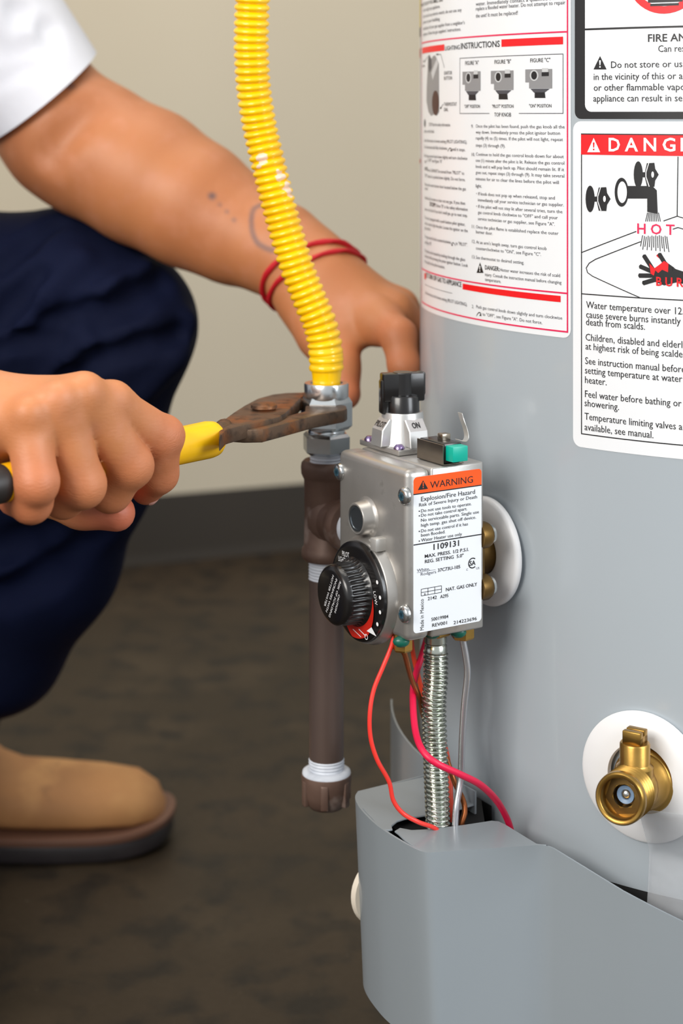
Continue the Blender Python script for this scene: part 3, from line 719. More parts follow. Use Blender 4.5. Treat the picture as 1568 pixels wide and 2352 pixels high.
# screws on the front
def screw(px, py, r=0.0046):
    a, b, c = on_front(px, py, -0.001)
    m = MB(); m.lathe(vw(0.0006, b, c), -U, [(0, r * 1.08), (0.0008, r * 1.08), (0.0020, r), (0.0027, r * 0.82), (0.0030, r * 0.55), (0.0030, 0)], 24)
    o = obj('cover_screw', m, M_zinc, valve, smooth=50)
    m = MB()
    for k in range(3): 
        an = math.pi * k / 3; e1 = math.cos(an) * W + math.sin(an) * Z; e2 = -math.sin(an) * W + math.cos(an) * Z
        m.box(vw(0.0006, b, c) - 0.0029 * U, e1, e2, U, (-r * 0.5, -r * 0.17, -0.00022), (r * 0.5, r * 0.17, 0.0002))
    obj('drive_recess', m, mat('blue_recess', (70, 110, 128), 0.35, 0.6), o)
for p in ((777, 1084), (926, 1140), (926, 1411)): screw(*p)
# round boss with a plug
a, b, c = on_front(843, 1188, 0.0)
mb = MB(); mb.lathe(vw(0.0004, b, c), -U, [(0, 0.0125), (0.001, 0.0105), (0.0022, 0.0095), (0.0075, 0.0090), (0.0082, 0.0084), (0.0082, 0.0076), (0.0072, 0.0074), (0.0072, 0)], 32)
bo = obj('boss', mb, M_alu, valve, smooth=40)
mb = MB(); mb.lathe(vw(0.0004, b, c), -U, [(0.0073, 0.0072), (0.0079, 0.0070), (0.0079, 0.0058), (0.0075, 0.0056), (0.0075, 0.0)], 28); obj('plug', mb, mat('dull_zinc', (120, 128, 134), 0.3, 0.9), bo, smooth=40)
a, b, c = on_front(872, 1247, -0.002)
mb = MB(); mb.box(vw(0, b, c), -W, Z, -U, (-0.003, -0.004, -0.001), (0.003, 0.003, 0.0065), 0.0005); mb.box(vw(0, b, c), -W, Z, -U, (-0.010, -0.0015, -0.001), (-0.002, 0.0005, 0.003), 0.0005)
obj('dial_stop', mb, mat('pale_casting', (206, 204, 200), 0.4, 0.6), valve, smooth=30)
# dial housing, dial and knob
DR = 0.0272
_, db, dc = on_front(820, 1358, -0.0075)
DC = vw(0, db, dc)
mb = MB(); mb.lathe(DC + 0.001 * U, -U, [(0, 0.0300), (0.002, 0.0300), (0.0030, 0.0292), (0.0060, 0.0288), (0.0066, 0.0282), (0.0066, 0.0)], 64)
obj('dial_housing', mb, M_alu, valve, smooth=40)
mb = MB(); mb.lathe(DC - 0.0054 * U, -U, [(0, DR + 0.0003), (0.0022, DR + 0.0002), (0.0030, DR - 0.0008), (0.0034, DR - 0.003), (0.0040, 0.0195), (0.0042, 0.0)], 64)
dial = obj('thermostat_dial', mb, M_blackp, valve, smooth=40)
mb = MB(); NG = 360; rows = []
prof = [(0.0030, 0.0200, 0), (0.0042, 0.0190, 0), (0.0056, 0.0178, 0), (0.0066, 0.0174, 1), (0.0100, 0.0172, 1), (0.0142, 0.0169, 1), (0.0152, 0.0168, 0), (0.0172, 0.0164, 0), (0.0186, 0.0152, 0), (0.0192, 0.0135, 0), (0.0194, 0.0, 0)]
e1, e2, e3 = frame_from(-U)
vs = []; fs = []
for t, r, g in prof:
    row = []
    for k in range(NG):
        rr = r - (0.0010 * min(1.0, max(0.0, 0.5 - 0.9 * math.cos(2 * math.pi * k / 10))) if g else 0)
        an = 2 * math.pi * k / NG; row.append(len(vs)); vs.append(DC - 0.0054 * U + e3 * t + rr * (math.cos(an) * e1 + math.sin(an) * e2))
    rows.append(row)
for A, B in zip(rows, rows[1:]):
    for k in range(NG): fs.append((A[k], A[(k + 1) % NG], B[(k + 1) % NG], B[k]))
mb.add(vs, fs); obj('knob', mb, M_blackp, dial, smooth=45, weld=True)
# print on dial and knob: plane coordinates x to the right (-W), y up
def dmap(x, y, n): return DC - (0.0054 + 0.0042 + n) * U - x * W + y * Z
def ring_pt(px, py, dep):                            # reading -> dial plane coordinates
    p = ray_plane(px, py, DC - dep * U, U) - DC; return -np.dot(p, W), p[2]
prd = Print(dmap)
C5 = lambda x, y: ring_pt(720 + x / 6.533, 1220 + y / 6.533, 0.0093)
for x, y in ((963, 765), (1006, 995), (1006, 1215), (966, 1395)): prd.disc(*C5(x, y), 0.0011, 0.0011, 'white')
# red wedge that grows towards HOT
ang = np.linspace(math.radians(2), math.radians(-118), 26)
outer = [((0.0190 + 0.0062 * min(1, (i / 12.0)) * (1 if i < 21 else (26 - i) / 6.0)) * math.cos(a), (0.0190 + 0.0062 * min(1, i / 12.0) * (1 if i < 21 else (26 - i) / 6.0)) * math.sin(a)) for i, a in enumerate(ang)]
inner = [(0.0178 * math.cos(a), 0.0178 * math.sin(a)) for a in ang[::-1]]
for i in range(25): prd.poly([outer[i], outer[i + 1], inner[24 - i], inner[25 - i]], 'red')
p1, p2, p3 = C5(806, 1495), C5(880, 1440), C5(953, 1578); prd.poly([p1, p2, p3], 'white', 0.00006)
lx, ly = C5(905, 905); kx, ky = C5(935, 1108)
prd.text("LOW", lx, lx + 0.0072, ly, 0.0026, 'white', rot=(lx, ly, math.atan2(ky - ly, kx - lx)))
x0, y0 = C5(440, 345); x1, _ = C5(545, 345); prd.text("PILOT", x0, x1, y0 - 0.0008, 0.0030, 'white', rot=(x0, y0, 0.05))
x0, y0 = C5(392, 440); x1, _ = C5(545, 440); prd.text("LIGHTING", x0 - 0.0006, x1, y0 - 0.0002, 0.0030, 'white', rot=(x0, y0, 0.05))
q0 = C5(690, 1470); q1 = C5(790, 1570); prd.line([q0, q1], 0.0005, 'white'); prd.disc(*C5(800, 1585), 0.0016, 0.0016, 'white', 0.00004, 20, hole=0.72)
q0, q1 = C5(600, 1470), C5(720, 1585); prd.line([q0, q1], 0.0004, 'white')
INKD = {'white': ('dial_markings', M_white_ink, 0.00016), 'red': ('red_scale', mat('red_scale_paint', (196, 36, 22), 0.4), 0.00010)}
PRINTS.append((prd, dial, INKD))
def kmap(x, y, n): return DC - (0.0054 + 0.0194 + n) * U - x * W + y * Z
prk = Print(kmap)
KC = lambda x, y: ring_pt(720 + x / 6.533, 1220 + y / 6.533, 0.0248)
for body, a, b in (("CAUTION:", (400, 970), (335, 1245)), ("RISK OF SCALDING", (415, 775), (250, 1305)), ("INCREASES WITH", (360, 735), (205, 1225)), ("HOTTER WATER", (310, 680), (180, 1140))):
    (x0, y0), (x1, y1) = KC(*a), KC(*b); l = math.hypot(x1 - x0, y1 - y0); an = math.atan2(y1 - y0, x1 - x0)
    prk.text(body, x0, x0 + l, y0 - 0.0017, 0.0017, 'white', rot=(x0, y0, an))
PRINTS.append((prk, dial, {'white': ('knob_lettering', M_white_ink, 0.00008)}))

# warning label on the side
def smap(a, c, n): return NB + a * U + c * Z - n * W
SL = lambda x, y: (lambda q: (q[0], q[2]))(on_side(930 + x / 5.6, 1060 + y / 5.6, 0.0))
lab = Print(smap)
x0, x1 = SL(106, 1200)[0], SL(980, 1200)[0]; yb = SL(110, 2215)[1]; yt = SL(980, 105)[1]; yt = max(yt, SL(110, 205)[1] + 0.0)
yt = min(yt, BC - 0.004); yb = max(yb, 0.003)
mb = MB(); mb.prism(rrect(x0, yb, x1, yt, 0.0022), NB, U, Z, -W, 0.0, 0.00012); wl = obj('warning_label', mb, M_white, valve, smooth=30, label='white warning label with orange heading')
ps = Print(smap)
z_o = (SL(106, 405)[1] + SL(985, 308)[1]) / 2; ps.poly([q for q in rrect(x0, z_o - 0.004, x1, yt, 0.0022) if q[1] > z_o] + [(x0, z_o), (x1, z_o)][::1], 'orange')
ps.rect(x0, z_o - 0.0006, x1, z_o, 'black'); z_m = (SL(106, 1068)[1] + SL(970, 942)[1]) / 2; ps.rect(x0, z_m - 0.0003, x1, z_m + 0.0003, 'black')
def st(body, xa, xb, y, cap, at=0, bold=0.0, ink='black', fine=False):
    xr = xb if at else xa
    s0, s1 = SL(xa, y)[0], SL(xb, y)[0]; z = SL(xr, y)[1]; ps.text(body, s0, s1, z, z - SL(xr, y + cap)[1], ink, None, bold)
st("WARNING", 318, 868, 345, 92); warn_pts = [SL(160, 368), SL(228, 240), SL(292, 350)]; ps.poly([(warn_pts[0][0], warn_pts[0][1]), (warn_pts[1][0], warn_pts[1][1]), (warn_pts[2][0], warn_pts[0][1])], 'black', 0.00002)
ex = warn_pts[1][0]; ey = warn_pts[0][1]; ps.rect(ex - 0.0003, ey + 0.0018, ex + 0.0003, ey + 0.0040, 'orange2', 0.00006); ps.rect(ex - 0.0003, ey + 0.0008, ex + 0.0003, ey + 0.0014, 'orange2', 0.00006)
st("Explosion/Fire Hazard", 203, 895, 512, 62); st("Risk of Severe Injury or Death", 177, 922, 580, 46)
for t, xa, xb, y in (("Do not use tools to operate.", 203, 850, 655), ("Do not take control apart.", 203, 795, 712), ("No serviceable parts. Single use", 201, 945, 776), ("high temp. gas shut off device.", 203, 908, 840), ("Do not use control if it has", 203, 805, 912), ("been flooded.", 203, 513, 968), ("Water Heater use only", 203, 727, 1032)): st(t, xa, xb, y, 44)
for y in (638, 698, 897, 1022): ps.disc(*SL(180, y), 0.0004, 0.0004, 'black', 0.0, 10)
st("1109131", 362, 690, 1135, 78, bold=0.015); st("MAX. PRESS. 1/2 P.S.I.", 250, 815, 1240, 46, bold=0.01); st('REG. SETTING  5.0"', 252, 748, 1308, 46, bold=0.01)
st("White,", 150, 315, 1422, 42, ink='soft'); st("Rodgers", 198, 396, 1468, 42, ink='soft'); q = SL(148, 1432); q2 = SL(390, 1398); ps.rect(q[0], q[1], q2[0], q[1] + 0.00018, 'soft')
st("37C73U-105", 418, 705, 1420, 46, bold=0.01); st("NAT. GAS ONLY", 522, 922, 1668, 46, bold=0.01); st("2142", 288, 404, 1785, 46, bold=0.006); st("A295", 448, 552, 1760, 46, bold=0.006)
st("50019984", 335, 552, 2052, 46, bold=0.006); st("REV001", 345, 535, 2128, 46, bold=0.006); st("214223696", 620, 918, 2094, 46, bold=0.006)
mx, my = SL(235, 2165); ps.text("Made in Mexico", mx, mx + (SL(235, 1765)[1] - my), my, SL(240, 2165)[0] - SL(192, 2165)[0], 'black', rot=(mx, my, math.pi / 2))
tx0, tx1 = SL(205, 1690)[0], SL(465, 1640)[0]; ty0, ty1 = SL(205, 1728)[1], SL(205, 1642)[1]
for k in range(4): x = tx0 + (tx1 - tx0) * k / 3; ps.rect(x - 0.00015, ty0, x + 0.00015, ty1, 'black')
for y in (ty0, (ty0 + ty1) / 2, ty1): ps.rect(tx0, y - 0.00015, tx1, y + 0.00015, 'black')
st("x", 240, 262, 1718, 40)
cx_, cy_ = SL(865, 1305); r_ = abs(SL(865, 1235)[1] - cy_); 
for k in range(21):
    a0, a1 = math.radians(50 + 260 * k / 21), math.radians(50 + 260 * (k + 1) / 21)
    ps.poly([(cx_ + r_ * f * math.cos(a), cy_ + r_ * f * math.sin(a)) for f, a in ((1, a0), (1, a1), (0.8, a1), (0.8, a0))], 'black')
st("SA", 825, 902, 1340, 62, bold=0.02); st("C", 785, 805, 1405, 30, ink='soft'); st("US", 912, 952, 1388, 30, ink='soft')
PRINTS.append((ps, wl, {'black': ('lettering', M_ink, 0.00024), 'orange': ('orange_heading', mat('orange_ink', (255, 86, 8), 0.4), 0.00018), 'orange2': ('heading_mark', MATS['orange_ink'], 0.0003), 'soft': ('faint_lettering', mat('soft_ink', (92, 94, 104), 0.45), 0.00022)}))

# --- top: gas cock with PILOT / ON collar and the wing knob
TT = BC - 0.0002
ka, kb, _ = on_top(916, 1003, BC)
ka = 0.0330; KB = kb
lo_, hi_ = 0.0, BB
for _ in range(40):
    m = (lo_ + hi_) / 2; q = vw(ka, m, BC)
    if CX + FPX * q[0] / q[1] > 924: lo_ = m
    else: hi_ = m
KB = lo_
KP = vw(ka, KB, TT)
def zpx(py, d): return CAMH - (py - HY) / FPX * d - (NB[2] + TT)          # height above the box top of a row at distance d
kd = KP[1]
mb = MB(); mb.box(KP, U, W, Z, (-0.0145, -0.0175, 0), (0.0155, 0.0235, 0.0034), 0.0008); cock = obj('gas_cock', mb, M_alu, valve, smooth=35)
h1 = zpx(944, kd); h0 = 0.0034; hk = zpx(854, kd)
M_castl = mat('pale_casting_top', (200, 199, 197), 0.38, 0.75, bump=(600.0, 0.08, 0.0003))
mb = MB(); mb.lathe(KP, Z, [(h0, 0.0138), (h0 + 0.001, 0.0132), (h1 - 0.001, 0.0119), (h1, 0.0115), (h1, 0.0100), (h0, 0.0100)], 40)
for an, wd in ((0.0, 0.0062), (math.pi / 2 * 1.05, 0.0062)):                # two sloped pads: ON faces the label side, PILOT the dial side
    dr = -W * math.cos(an) - U * math.sin(an); sd = np.cross(Z, dr)
    pad = [(0.009, h0), (0.0175, h0), (0.0165, h1 * 0.58), (0.0118, h1 * 0.86), (0.009, h1 * 0.86)]
    mb.prism(pad, KP, dr, Z, sd, -wd, wd, 0.0004, 1)
mb.lathe(KP + W * 0.0 + U * 0.004, Z, [(h1 * 0.9, 0.0078), (h1 + 0.0045, 0.0078), (h1 + 0.0045, 0.0)], 4, rot=0.5)
obj('collar', mb, M_castl, cock, smooth=30)
pt_ = Print(lambda x, y, n: KP + (-W) * (0.0165 + (0.0118 - 0.0165) * (y / 0.0062) + n) + U * x + Z * (h1 * 0.58 + (h1 * 0.28) * (y / 0.0062)))
pt_.text("ON", -0.0030, 0.0022, 0.0018, 0.0030, 'black', bold=0.02)
PRINTS.append((pt_, cock, {'black': ('position_mark', M_ink, 0.00025)}))
an = math.pi / 2 * 1.05; drp = -W * math.cos(an) - U * math.sin(an); sdp = np.cross(Z, drp)
pt2 = Print(lambda x, y, n: KP + drp * (0.0165 + (0.0118 - 0.0165) * (y / 0.0062) + n) + sdp * x + Z * (h1 * 0.58 + (h1 * 0.28) * (y / 0.0062)))
pt2.text("PILOT", -0.0052, 0.0052, 0.0016, 0.0030, 'black', bold=0.02)
PRINTS.append((pt2, cock, {'black': ('position_mark', M_ink, 0.00025)}))
mb = MB(); mb.lathe(KP, Z, [(h1 - 0.004, 0.0), (h1 - 0.004, 0.0099), (h1 + 0.0085, 0.0097), (h1 + 0.0095, 0.0090), (h1 + 0.0095, 0.0062), (hk - 0.0006, 0.0060), (hk, 0.0054), (hk, 0)], 40)
wg = nrm(-W * 0.28 + U * 0.96); wn = np.cross(Z, wg)
mb.box(KP, wg, wn, Z, (-0.0125, -0.0048, h1 + 0.006), (0.0122, 0.0048, hk - 0.0004), 0.0011, 2)
mb.box(KP, wg, wn, Z, (-0.0135, -0.0036, h1 - 0.001), (-0.0085, 0.0036, hk - 0.004), 0.0012, 2)
mb.box(KP, wg, wn, Z, (0.0085, -0.0034, h1 + 0.009), (0.0132, 0.0034, hk), 0.0012, 2)
obj('gas_cock_knob', mb, M_blackp, cock, smooth=40)
for q in ((-0.0118, -0.0140), (-0.0118, 0.0165)):
    mb = MB(); mb.lathe(KP + q[0] * U + q[1] * W, Z, [(0.0034, 0.0032), (0.0046, 0.0030), (0.0060, 0.0018), (0.0062, 0)], 16); obj('cock_screw', mb, mat('violet_zinc', (150, 130, 170), 0.25, 0.95), cock)
# igniter with teal push button
ib1 = 0.0008; ia0, ia1 = None, None
ia0 = a_at(1017, ib1); ia1 = a_at(1062, ib1)
IG = vw(ia0, 0, BC); iw = ia1 - ia0; ih = 0.0112; il = 0.026
mb = MB(); mb.box(IG, U, W, Z, (0, ib1, 0.0), (0.0007, il, ih), 0.0002, 1); mb.box(IG, U, W, Z, (0, ib1, 0.0), (iw + 0.001, il, 0.0007), 0.0002, 1); mb.box(IG, U, W, Z, (iw, ib1 + 0.006, 0.0), (iw + 0.0007, il, ih * 0.8), 0.0002, 1)
ign = obj('igniter_bracket', mb, M_spring, valve, smooth=30)
mb = MB(); mb.box(IG, U, W, Z, (0.0009, ib1 + 0.0004, 0.0009), (iw - 0.0003, il - 0.001, ih + 0.0004), 0.0008); obj('igniter_body', mb, M_blackp, ign)
mb = MB(); mb.box(IG, U, W, Z, (0.0022, ib1 - 0.0062, 0.0024), (iw - 0.0008, ib1 + 0.003, ih - 0.0004), 0.0005); obj('igniter_button', mb, M_teal, ign, label='teal push button')
mb = MB(); sc_ = spline([P(1050, 1010, IG[1] + 0.012), P(1066, 1014, IG[1] + 0.008), P(1072, 1004, IG[1] + 0.008), P(1069, 985, IG[1] + 0.010), P(1062, 965, IG[1] + 0.012), P(1057, 948, IG[1] + 0.012)], 6)
vs = []; fs = []
for q in sc_: vs += [q + W * 0.0022, q - W * 0.0018]
for i in range(len(sc_) - 1): fs.append((2 * i, 2 * i + 1, 2 * i + 3, 2 * i + 2))
mb.add(vs, fs)
obj('spring_clip', mb, mat('pale_steel', (206, 204, 198), 0.3, 0.7), ign, solid=0.0003)
mb = MB(); mb.box(IG, U, W, Z, (iw * 0.45, il - 0.016, ih), (iw * 0.9, il - 0.011, ih + 0.004), 0.0006); obj('terminal_tab', mb, M_spring, ign)

# --- outlet towards the tank
AX = vw(0, BB / 2, 0) * V(1, 1, 0) + V(0, 0, P(1137, 1266, 1.0117)[2])
def ax(t): return AX + U * t
sT = None
lo_, hi_ = 0.05, 0.2
for _ in range(50):
    m = (lo_ + hi_) / 2
    if np.linalg.norm((ax(m) - TC)[:2]) > TR: lo_ = m
    else: hi_ = m
tS = lo_                                             # distance from the dial face to the jacket along the outlet
mb = MB(); mb.lathe(ax(BA - 0.001), U, [(0, 0), (0, 0.0125), (tS - BA + 0.004, 0.0125), (tS - BA + 0.004, 0)], 28); obj('outlet_pipe', mb, M_agedbrass, valve)
mb = MB()
zc = V(0, 0, 1)
fo = vw(BA + 0.0030, 0.0048, CAMH - (1291 - HY) / FPX * vw(BA, 0.0035, 0)[1] - NB[2])
mb.lathe(ax(BA), U, [(0, 0.0), (0, 0.0165), (0.012, 0.0165), (0.012, 0)], 32)
mb.box(fo, W, Z, U, (-0.0005, -0.013, -0.004), (0.030, 0.013, 0.0012), 0.001)
for sgn in (1, -1):
    mb.lathe(fo + zc * 0.0145 * sgn, U, [(-0.004, 0), (-0.004, 0.0072), (0.0012, 0.0074), (0.0030, 0.0066), (0.0040, 0.0040), (0.0042, 0)], 24)
obj('outlet_flange', mb, M_agedbrass, valve)
for sgn in (1, -1):
    mb = MB(); mb.lathe(fo + U * 0.0038 + zc * 0.0145 * sgn, U, [(0, 0), (0, 0.0058), (0.002, 0.0052), (0.0032, 0.003), (0.0034, 0)], 18); obj('flange_screw', mb, M_zinc, valve)
# escutcheon ring belongs to the heater
mb = MB(); mb.lathe(ax(tS - 0.0066), U, [(0.0035, 0.0128), (0.0, 0.0128), (-0.0006, 0.0140), (0.0002, 0.0290), (0.0012, 0.0308), (0.0024, 0.0315), (0.0044, 0.0312), (0.0044, 0.0128)], 72)
obj('escutcheon', mb, M_plastic, heater, smooth=40, label='white plastic ring behind the gas valve')

# --- fittings under the box
FIT = {}
def hexnut(px, b, z0, z1, r, col=M_brass, name='tube_nut'):
    a = a_at(px, b); FIT[px] = (a, b)
    m = MB(); m.lathe(vw(a, b, 0), Z, [(z0, 0), (z0, r * 0.9), (z0 + 0.001, r), (z1, r), (z1, 0)], 6, rot=0.2); o = obj(name, m, col, valve, smooth=25)
    return o
hexnut(1062, 0.012, -0.0075, 0.001, 0.0066); hexnut(1000, 0.020, -0.0055, 0.001, 0.0086); hexnut(924, 0.014, -0.0085, 0.001, 0.0056)
for px, q in ((1052, 0.006), (992, 0.012), (921, 0.0085)):
    a = a_at(px, q); mb = MB(); mb.sphere(vw(a, q, -0.0015), 0.0042, 12, (1.1, 0.7, 0.75)); obj('sealant_dab', mb, M_green, valve)
mb = MB(); mb.box(vw(a_at(948, 0.03), 0.03, 0), U, W, Z, (-0.004, -0.004, -0.008), (0.005, 0.004, 0.001), 0.0006); obj('wire_block', mb, mat('pale_plug', (190, 184, 176), 0.5), valve)

# ================================================================== drip leg: tee, nipple, cap
TA = 0.026
lo_, hi_ = 0.0, 0.2
for _ in range(50):
    m = (lo_ + hi_) / 2; q = vw(TA, BB + m, 0)
    if CX + FPX * q[0] / q[1] > 749.5: lo_ = m
    else: hi_ = m
TB = BB + lo_; TP = vw(TA, TB, 0) * V(1, 1, 0); dt = TP[1]
def tz(py): return CAMH - (py - HY) / FPX * dt
def tr(px): return px / FPX * dt
M_iron = mat('brown_black_iron', (112, 88, 76), 0.5, 0.25, vary=[(26.0, (86, 64, 54), 0.4, 0.65), (45.0, (158, 142, 134), 0.56, 0.74)], bump=[(160.0, 0.25, 0.001), (30.0, 0.2, 0.002)], rvary=0.1)
M_pipe = mat('dark_steel_pipe', (112, 96, 90), 0.34, 0.4, vary=[(9.0, (84, 66, 56), 0.4, 0.62, (1, 1, 0.25)), (36.0, (160, 152, 150), 0.60, 0.78, (1, 1, 0.3))], bump=(120.0, 0.12, 0.0008), rvary=0.1)
M_tape = mat('white_thread_tape', (214, 218, 226), 0.45, vary=(80.0, (184, 190, 200), 0.45, 0.7), bump=(300.0, 0.3, 0.0006))
leg = thing('drip_leg', 'dark iron gas tee with pipe nipple and end cap hanging beside the valve', 'gas pipe', (TP[0], TP[1], tz(1858)))
zi = tz(1188)                                         # height of the branch
mb = MB()
mb.lathe(TP, Z, [(tz(1060), 0.0095), (tz(1056), tr(52)), (tz(1062), tr(57.5)), (tz(1072), tr(59)), (tz(1086), tr(58)), (tz(1094), tr(54.5)), (tz(1100), tr(51.5)), (tz(1180), tr(50.5)), (tz(1252), tr(52)), (tz(1258), tr(56)), (tz(1268), tr(58)), (tz(1278), tr(57)), (tz(1284), tr(52)), (tz(1284), 0.0095)], 48)
bq = V(TP[0], TP[1], zi)
mb.lathe(bq, -W, [(0.0, 0.0132), (0.016, 0.0134), (0.019, 0.0138), (0.021, 0.0152), (0.026, 0.0155), (0.0285, 0.0150), (0.0290, 0.0140), (0.0290, 0.0098)], 40)
mb.sphere(bq - W * 0.004, 0.0145, 20, (1, 1, 1.15))
obj('tee', mb, M_iron, leg, smooth=50)
mb = MB()
def thread(mbx, o, axd, t0, t1, r, amp, pitch, n=32):
    prof = []; k = int((t1 - t0) / pitch * 4)
    for i in range(k + 1):
        t = t0 + (t1 - t0) * i / k; prof.append((t, r + amp * (0.5 + 0.5 * math.cos(2 * math.pi * i / 4))))
    mbx.lathe(o, axd, [(t0, 0.0)] + prof + [(t1, 0.0)], n)
thread(mb, bq, -W, 0.0275, TB - BB + 0.002, 0.0104, 0.0005, 0.0018); obj('inlet_thread', mb, M_tape, leg, smooth=60)
mb = MB(); thread(mb, TP, Z, tz(1328), tz(1282), tr(39), tr(2.2), 0.0018); obj('thread', mb, M_tape, leg, smooth=60)
mb = MB(); mb.lathe(TP, Z, [(tz(1745), 0), (tz(1745), tr(39.5)), (tz(1500), tr(40)), (tz(1326), tr(39.5)), (tz(1326), 0)], 40); obj('nipple', mb, M_pipe, leg, smooth=50)
mb = MB(); thread(mb, TP, Z, tz(1772), tz(1740), tr(39), tr(2.2), 0.0018); obj('thread', mb, M_tape, leg, smooth=60)
mb = MB(); mb.lathe(TP, Z, [(tz(1766), tr(40)), (tz(1764), tr(44)), (tz(1770), tr(55)), (tz(1780), tr(56)), (tz(1786), tr(50)), (tz(1790), tr(40))], 36); obj('pipe_dope', mb, M_tape, leg, smooth=60)
mb = MB(); mb.lathe(TP, Z, [(tz(1859), 0), (tz(1858), tr(22)), (tz(1852), tr(38)), (tz(1840), tr(48)), (tz(1822), tr(53)), (tz(1800), tr(56)), (tz(1784), tr(58)), (tz(1776), tr(57)), (tz(1774), tr(52)), (tz(1780), tr(38))], 48)
for k in range(6):
    a = 2 * math.pi * k / 6 + 0.45; d_ = V(math.cos(a), math.sin(a), 0); mb.box(TP, d_, np.cross(Z, d_), Z, (tr(46), -tr(9), tz(1842)), (tr(59), tr(9), tz(1785)), 0.0008)
obj('end_cap', mb, M_iron, leg, smooth=45)

# ================================================================== yellow flexible connector with its fittings
M_nut = mat('plated_nut', (206, 210, 212), 0.24, 0.98, vary=(30.0, (178, 184, 186), 0.4, 0.7), bump=(300.0, 0.08, 0.0004))
HP = [(560, -3300, 0), (556, -2500, 0), (566, -1700, 0), (585, -950, 0), (590, -500, 0), (589, -300, 0), (584, -100, 0), (580, -20, 0), (577.5, 60, 0), (577, 110, 0), (581, 190, 0), (589, 250, 0), (599, 305, 0), (615, 372, 0), (634, 450, 0), (659, 540, 0), (684, 620, 0), (712, 690, 0), (733, 740, 0), (744, 782, 0), (748, 815, 0), (749.5, 850, 0)]
hpath = spline([P(x, y, dt - 0.02 * min(1.0, max(0, (300 - y) / 600.0)) + 0.10 * max(0, (-600 - y) / 2700.0) ** 2) for x, y, _ in HP], 14)
hpath, hs = resample(hpath, 0.0006)
pitch = 0.0048; L_ = hs[-1]; rr = []
for t in hs:
    e = L_ - t
    r = 0.0098 + 0.0013 * math.cos(2 * math.pi * t / pitch) if e > 0.010 else 0.0104
    r = 0.0096 + 0.00125 * (abs(math.cos(math.pi * t / pitch)) ** 0.7 * 2 - 1) * (1 if e > 0.014 else 0.55) + (0.0004 if e <= 0.014 else 0)
    rr.append(r)
conn = thing('gas_connector', 'yellow coated corrugated flexible gas connector with plated union nuts', 'gas hose', (TP[0], TP[1], tz(1062)))
wear = [(P(600, 366, dt - 0.011) - origin_of(conn), 0.0052), (P(592, 385, dt - 0.010) - origin_of(conn), 0.003), (P(646, 405, dt - 0.009) - origin_of(conn), 0.0045), (P(660, 430, dt - 0.006) - origin_of(conn), 0.0050), (P(666, 445, dt - 0.005) - origin_of(conn), 0.0030), (P(640, 393, dt - 0.01) - origin_of(conn), 0.002)]
M_yel = mat('yellow_coating', (255, 202, 0), 0.24, coat=0.35, vary=(40.0, (246, 188, 0), 0.45, 0.75), patches=(wear, (246, 212, 186), 260.0))
mb = MB(); mb.tube(list(hpath), rr, 36); obj('corrugated_hose', mb, M_yel, conn, smooth=60)
mb = MB(); mb.lathe(TP, Z, [(tz(893), 0.0), (tz(893), tr(31.5)), (tz(878), tr(32)), (tz(850), tr(35)), (tz(838), tr(37)), (tz(833), tr(38.5)), (tz(828), tr(37)), (tz(820), tr(38.5)), (tz(812), tr(38.5)), (tz(806), tr(36)), (tz(806), 0)], 40)
obj('hose_sleeve', mb, M_yel, conn, smooth=50)
mb = MB(); mb.lathe(TP, Z, [(tz(912), 0), (tz(912), tr(50)), (tz(908), tr(51)), (tz(882), tr(51.5)), (tz(879), tr(50)), (tz(879), tr(38)), (tz(892), tr(34)), (tz(892), 0)], 48); un = obj('union_nut', mb, M_nut, conn, smooth=40)
mb = MB(); mb.lathe(TP, Z, [(tz(985), 0), (tz(985), tr(50)), (tz(976), tr(60)), (tz(922), tr(60)), (tz(910), tr(52)), (tz(910), 0)], 6, rot=0.35); obj('hexagon', mb, M_nut, un, smooth=20)
mb = MB(); mb.lathe(TP, Z, [(tz(996), 0), (tz(996), tr(41)), (tz(990), tr(43)), (tz(984), tr(40)), (tz(978), tr(44)), (tz(976), 0)], 40); obj('neck', mb, M_nut, conn, smooth=50)
mb = MB(); mb.lathe(TP, Z, [(tz(1042), 0), (tz(1042), tr(44)), (tz(1034), tr(57)), (tz(1000), tr(57.5)), (tz(993), tr(50)), (tz(993), 0)], 6, rot=0.15); obj('adapter_hexagon', mb, M_nut, conn, smooth=20)
mb = MB(); thread(mb, TP, Z, tz(1066), tz(1038), tr(36), tr(2.5), 0.0018); obj('adapter_thread', mb, M_tape, conn, smooth=60)

# ================================================================== conduit, tubes and wires under the valve
a, b = FIT[1000]; q0 = vw(a, b, 0); dz = q0[1]
def cz(py, d): return CAMH - (py - HY) / FPX * d
cp = [vw(a, b, -0.0045), vw(a, b, -0.03), P(996, 1620, dz), P(1000, 1740, dz - 0.002), P(1004, 1850, dz - 0.003), P(1007, 1960, dz - 0.003)]
M_flex = mat('zinc_conduit', (196, 200, 190), 0.2, 0.97, vary=(60.0, (178, 184, 170), 0.4, 0.7))
con = thing('flexible_conduit', 'shiny zinc plated flexible conduit running from the valve down into the burner cover', 'conduit', cp[-1])
cpath, cs_ = resample(spline(cp, 12), 0.00045); pitch = 0.00268
mb = MB(); st_i = int(0.010 / 0.00045)
mb.tube(list(cpath[st_i:]), lambda i, an: 0.0062 + 0.0009 * (2 * abs(math.cos(math.pi * i * 0.00045 / pitch + an / 2)) - 1), 24); obj('spiral', mb, M_flex, con, smooth=70)
mb = MB(); mb.lathe(cpath[0], cpath[st_i] - cpath[0], [(0, 0), (0, 0.0062), (0.005, 0.0064), (0.0055, 0.0058), (0.0062, 0.0058), (0.0068, 0.0064), (0.0115, 0.0062), (0.0115, 0)], 24); obj('end_sleeve', mb, M_flex, con, smooth=50)
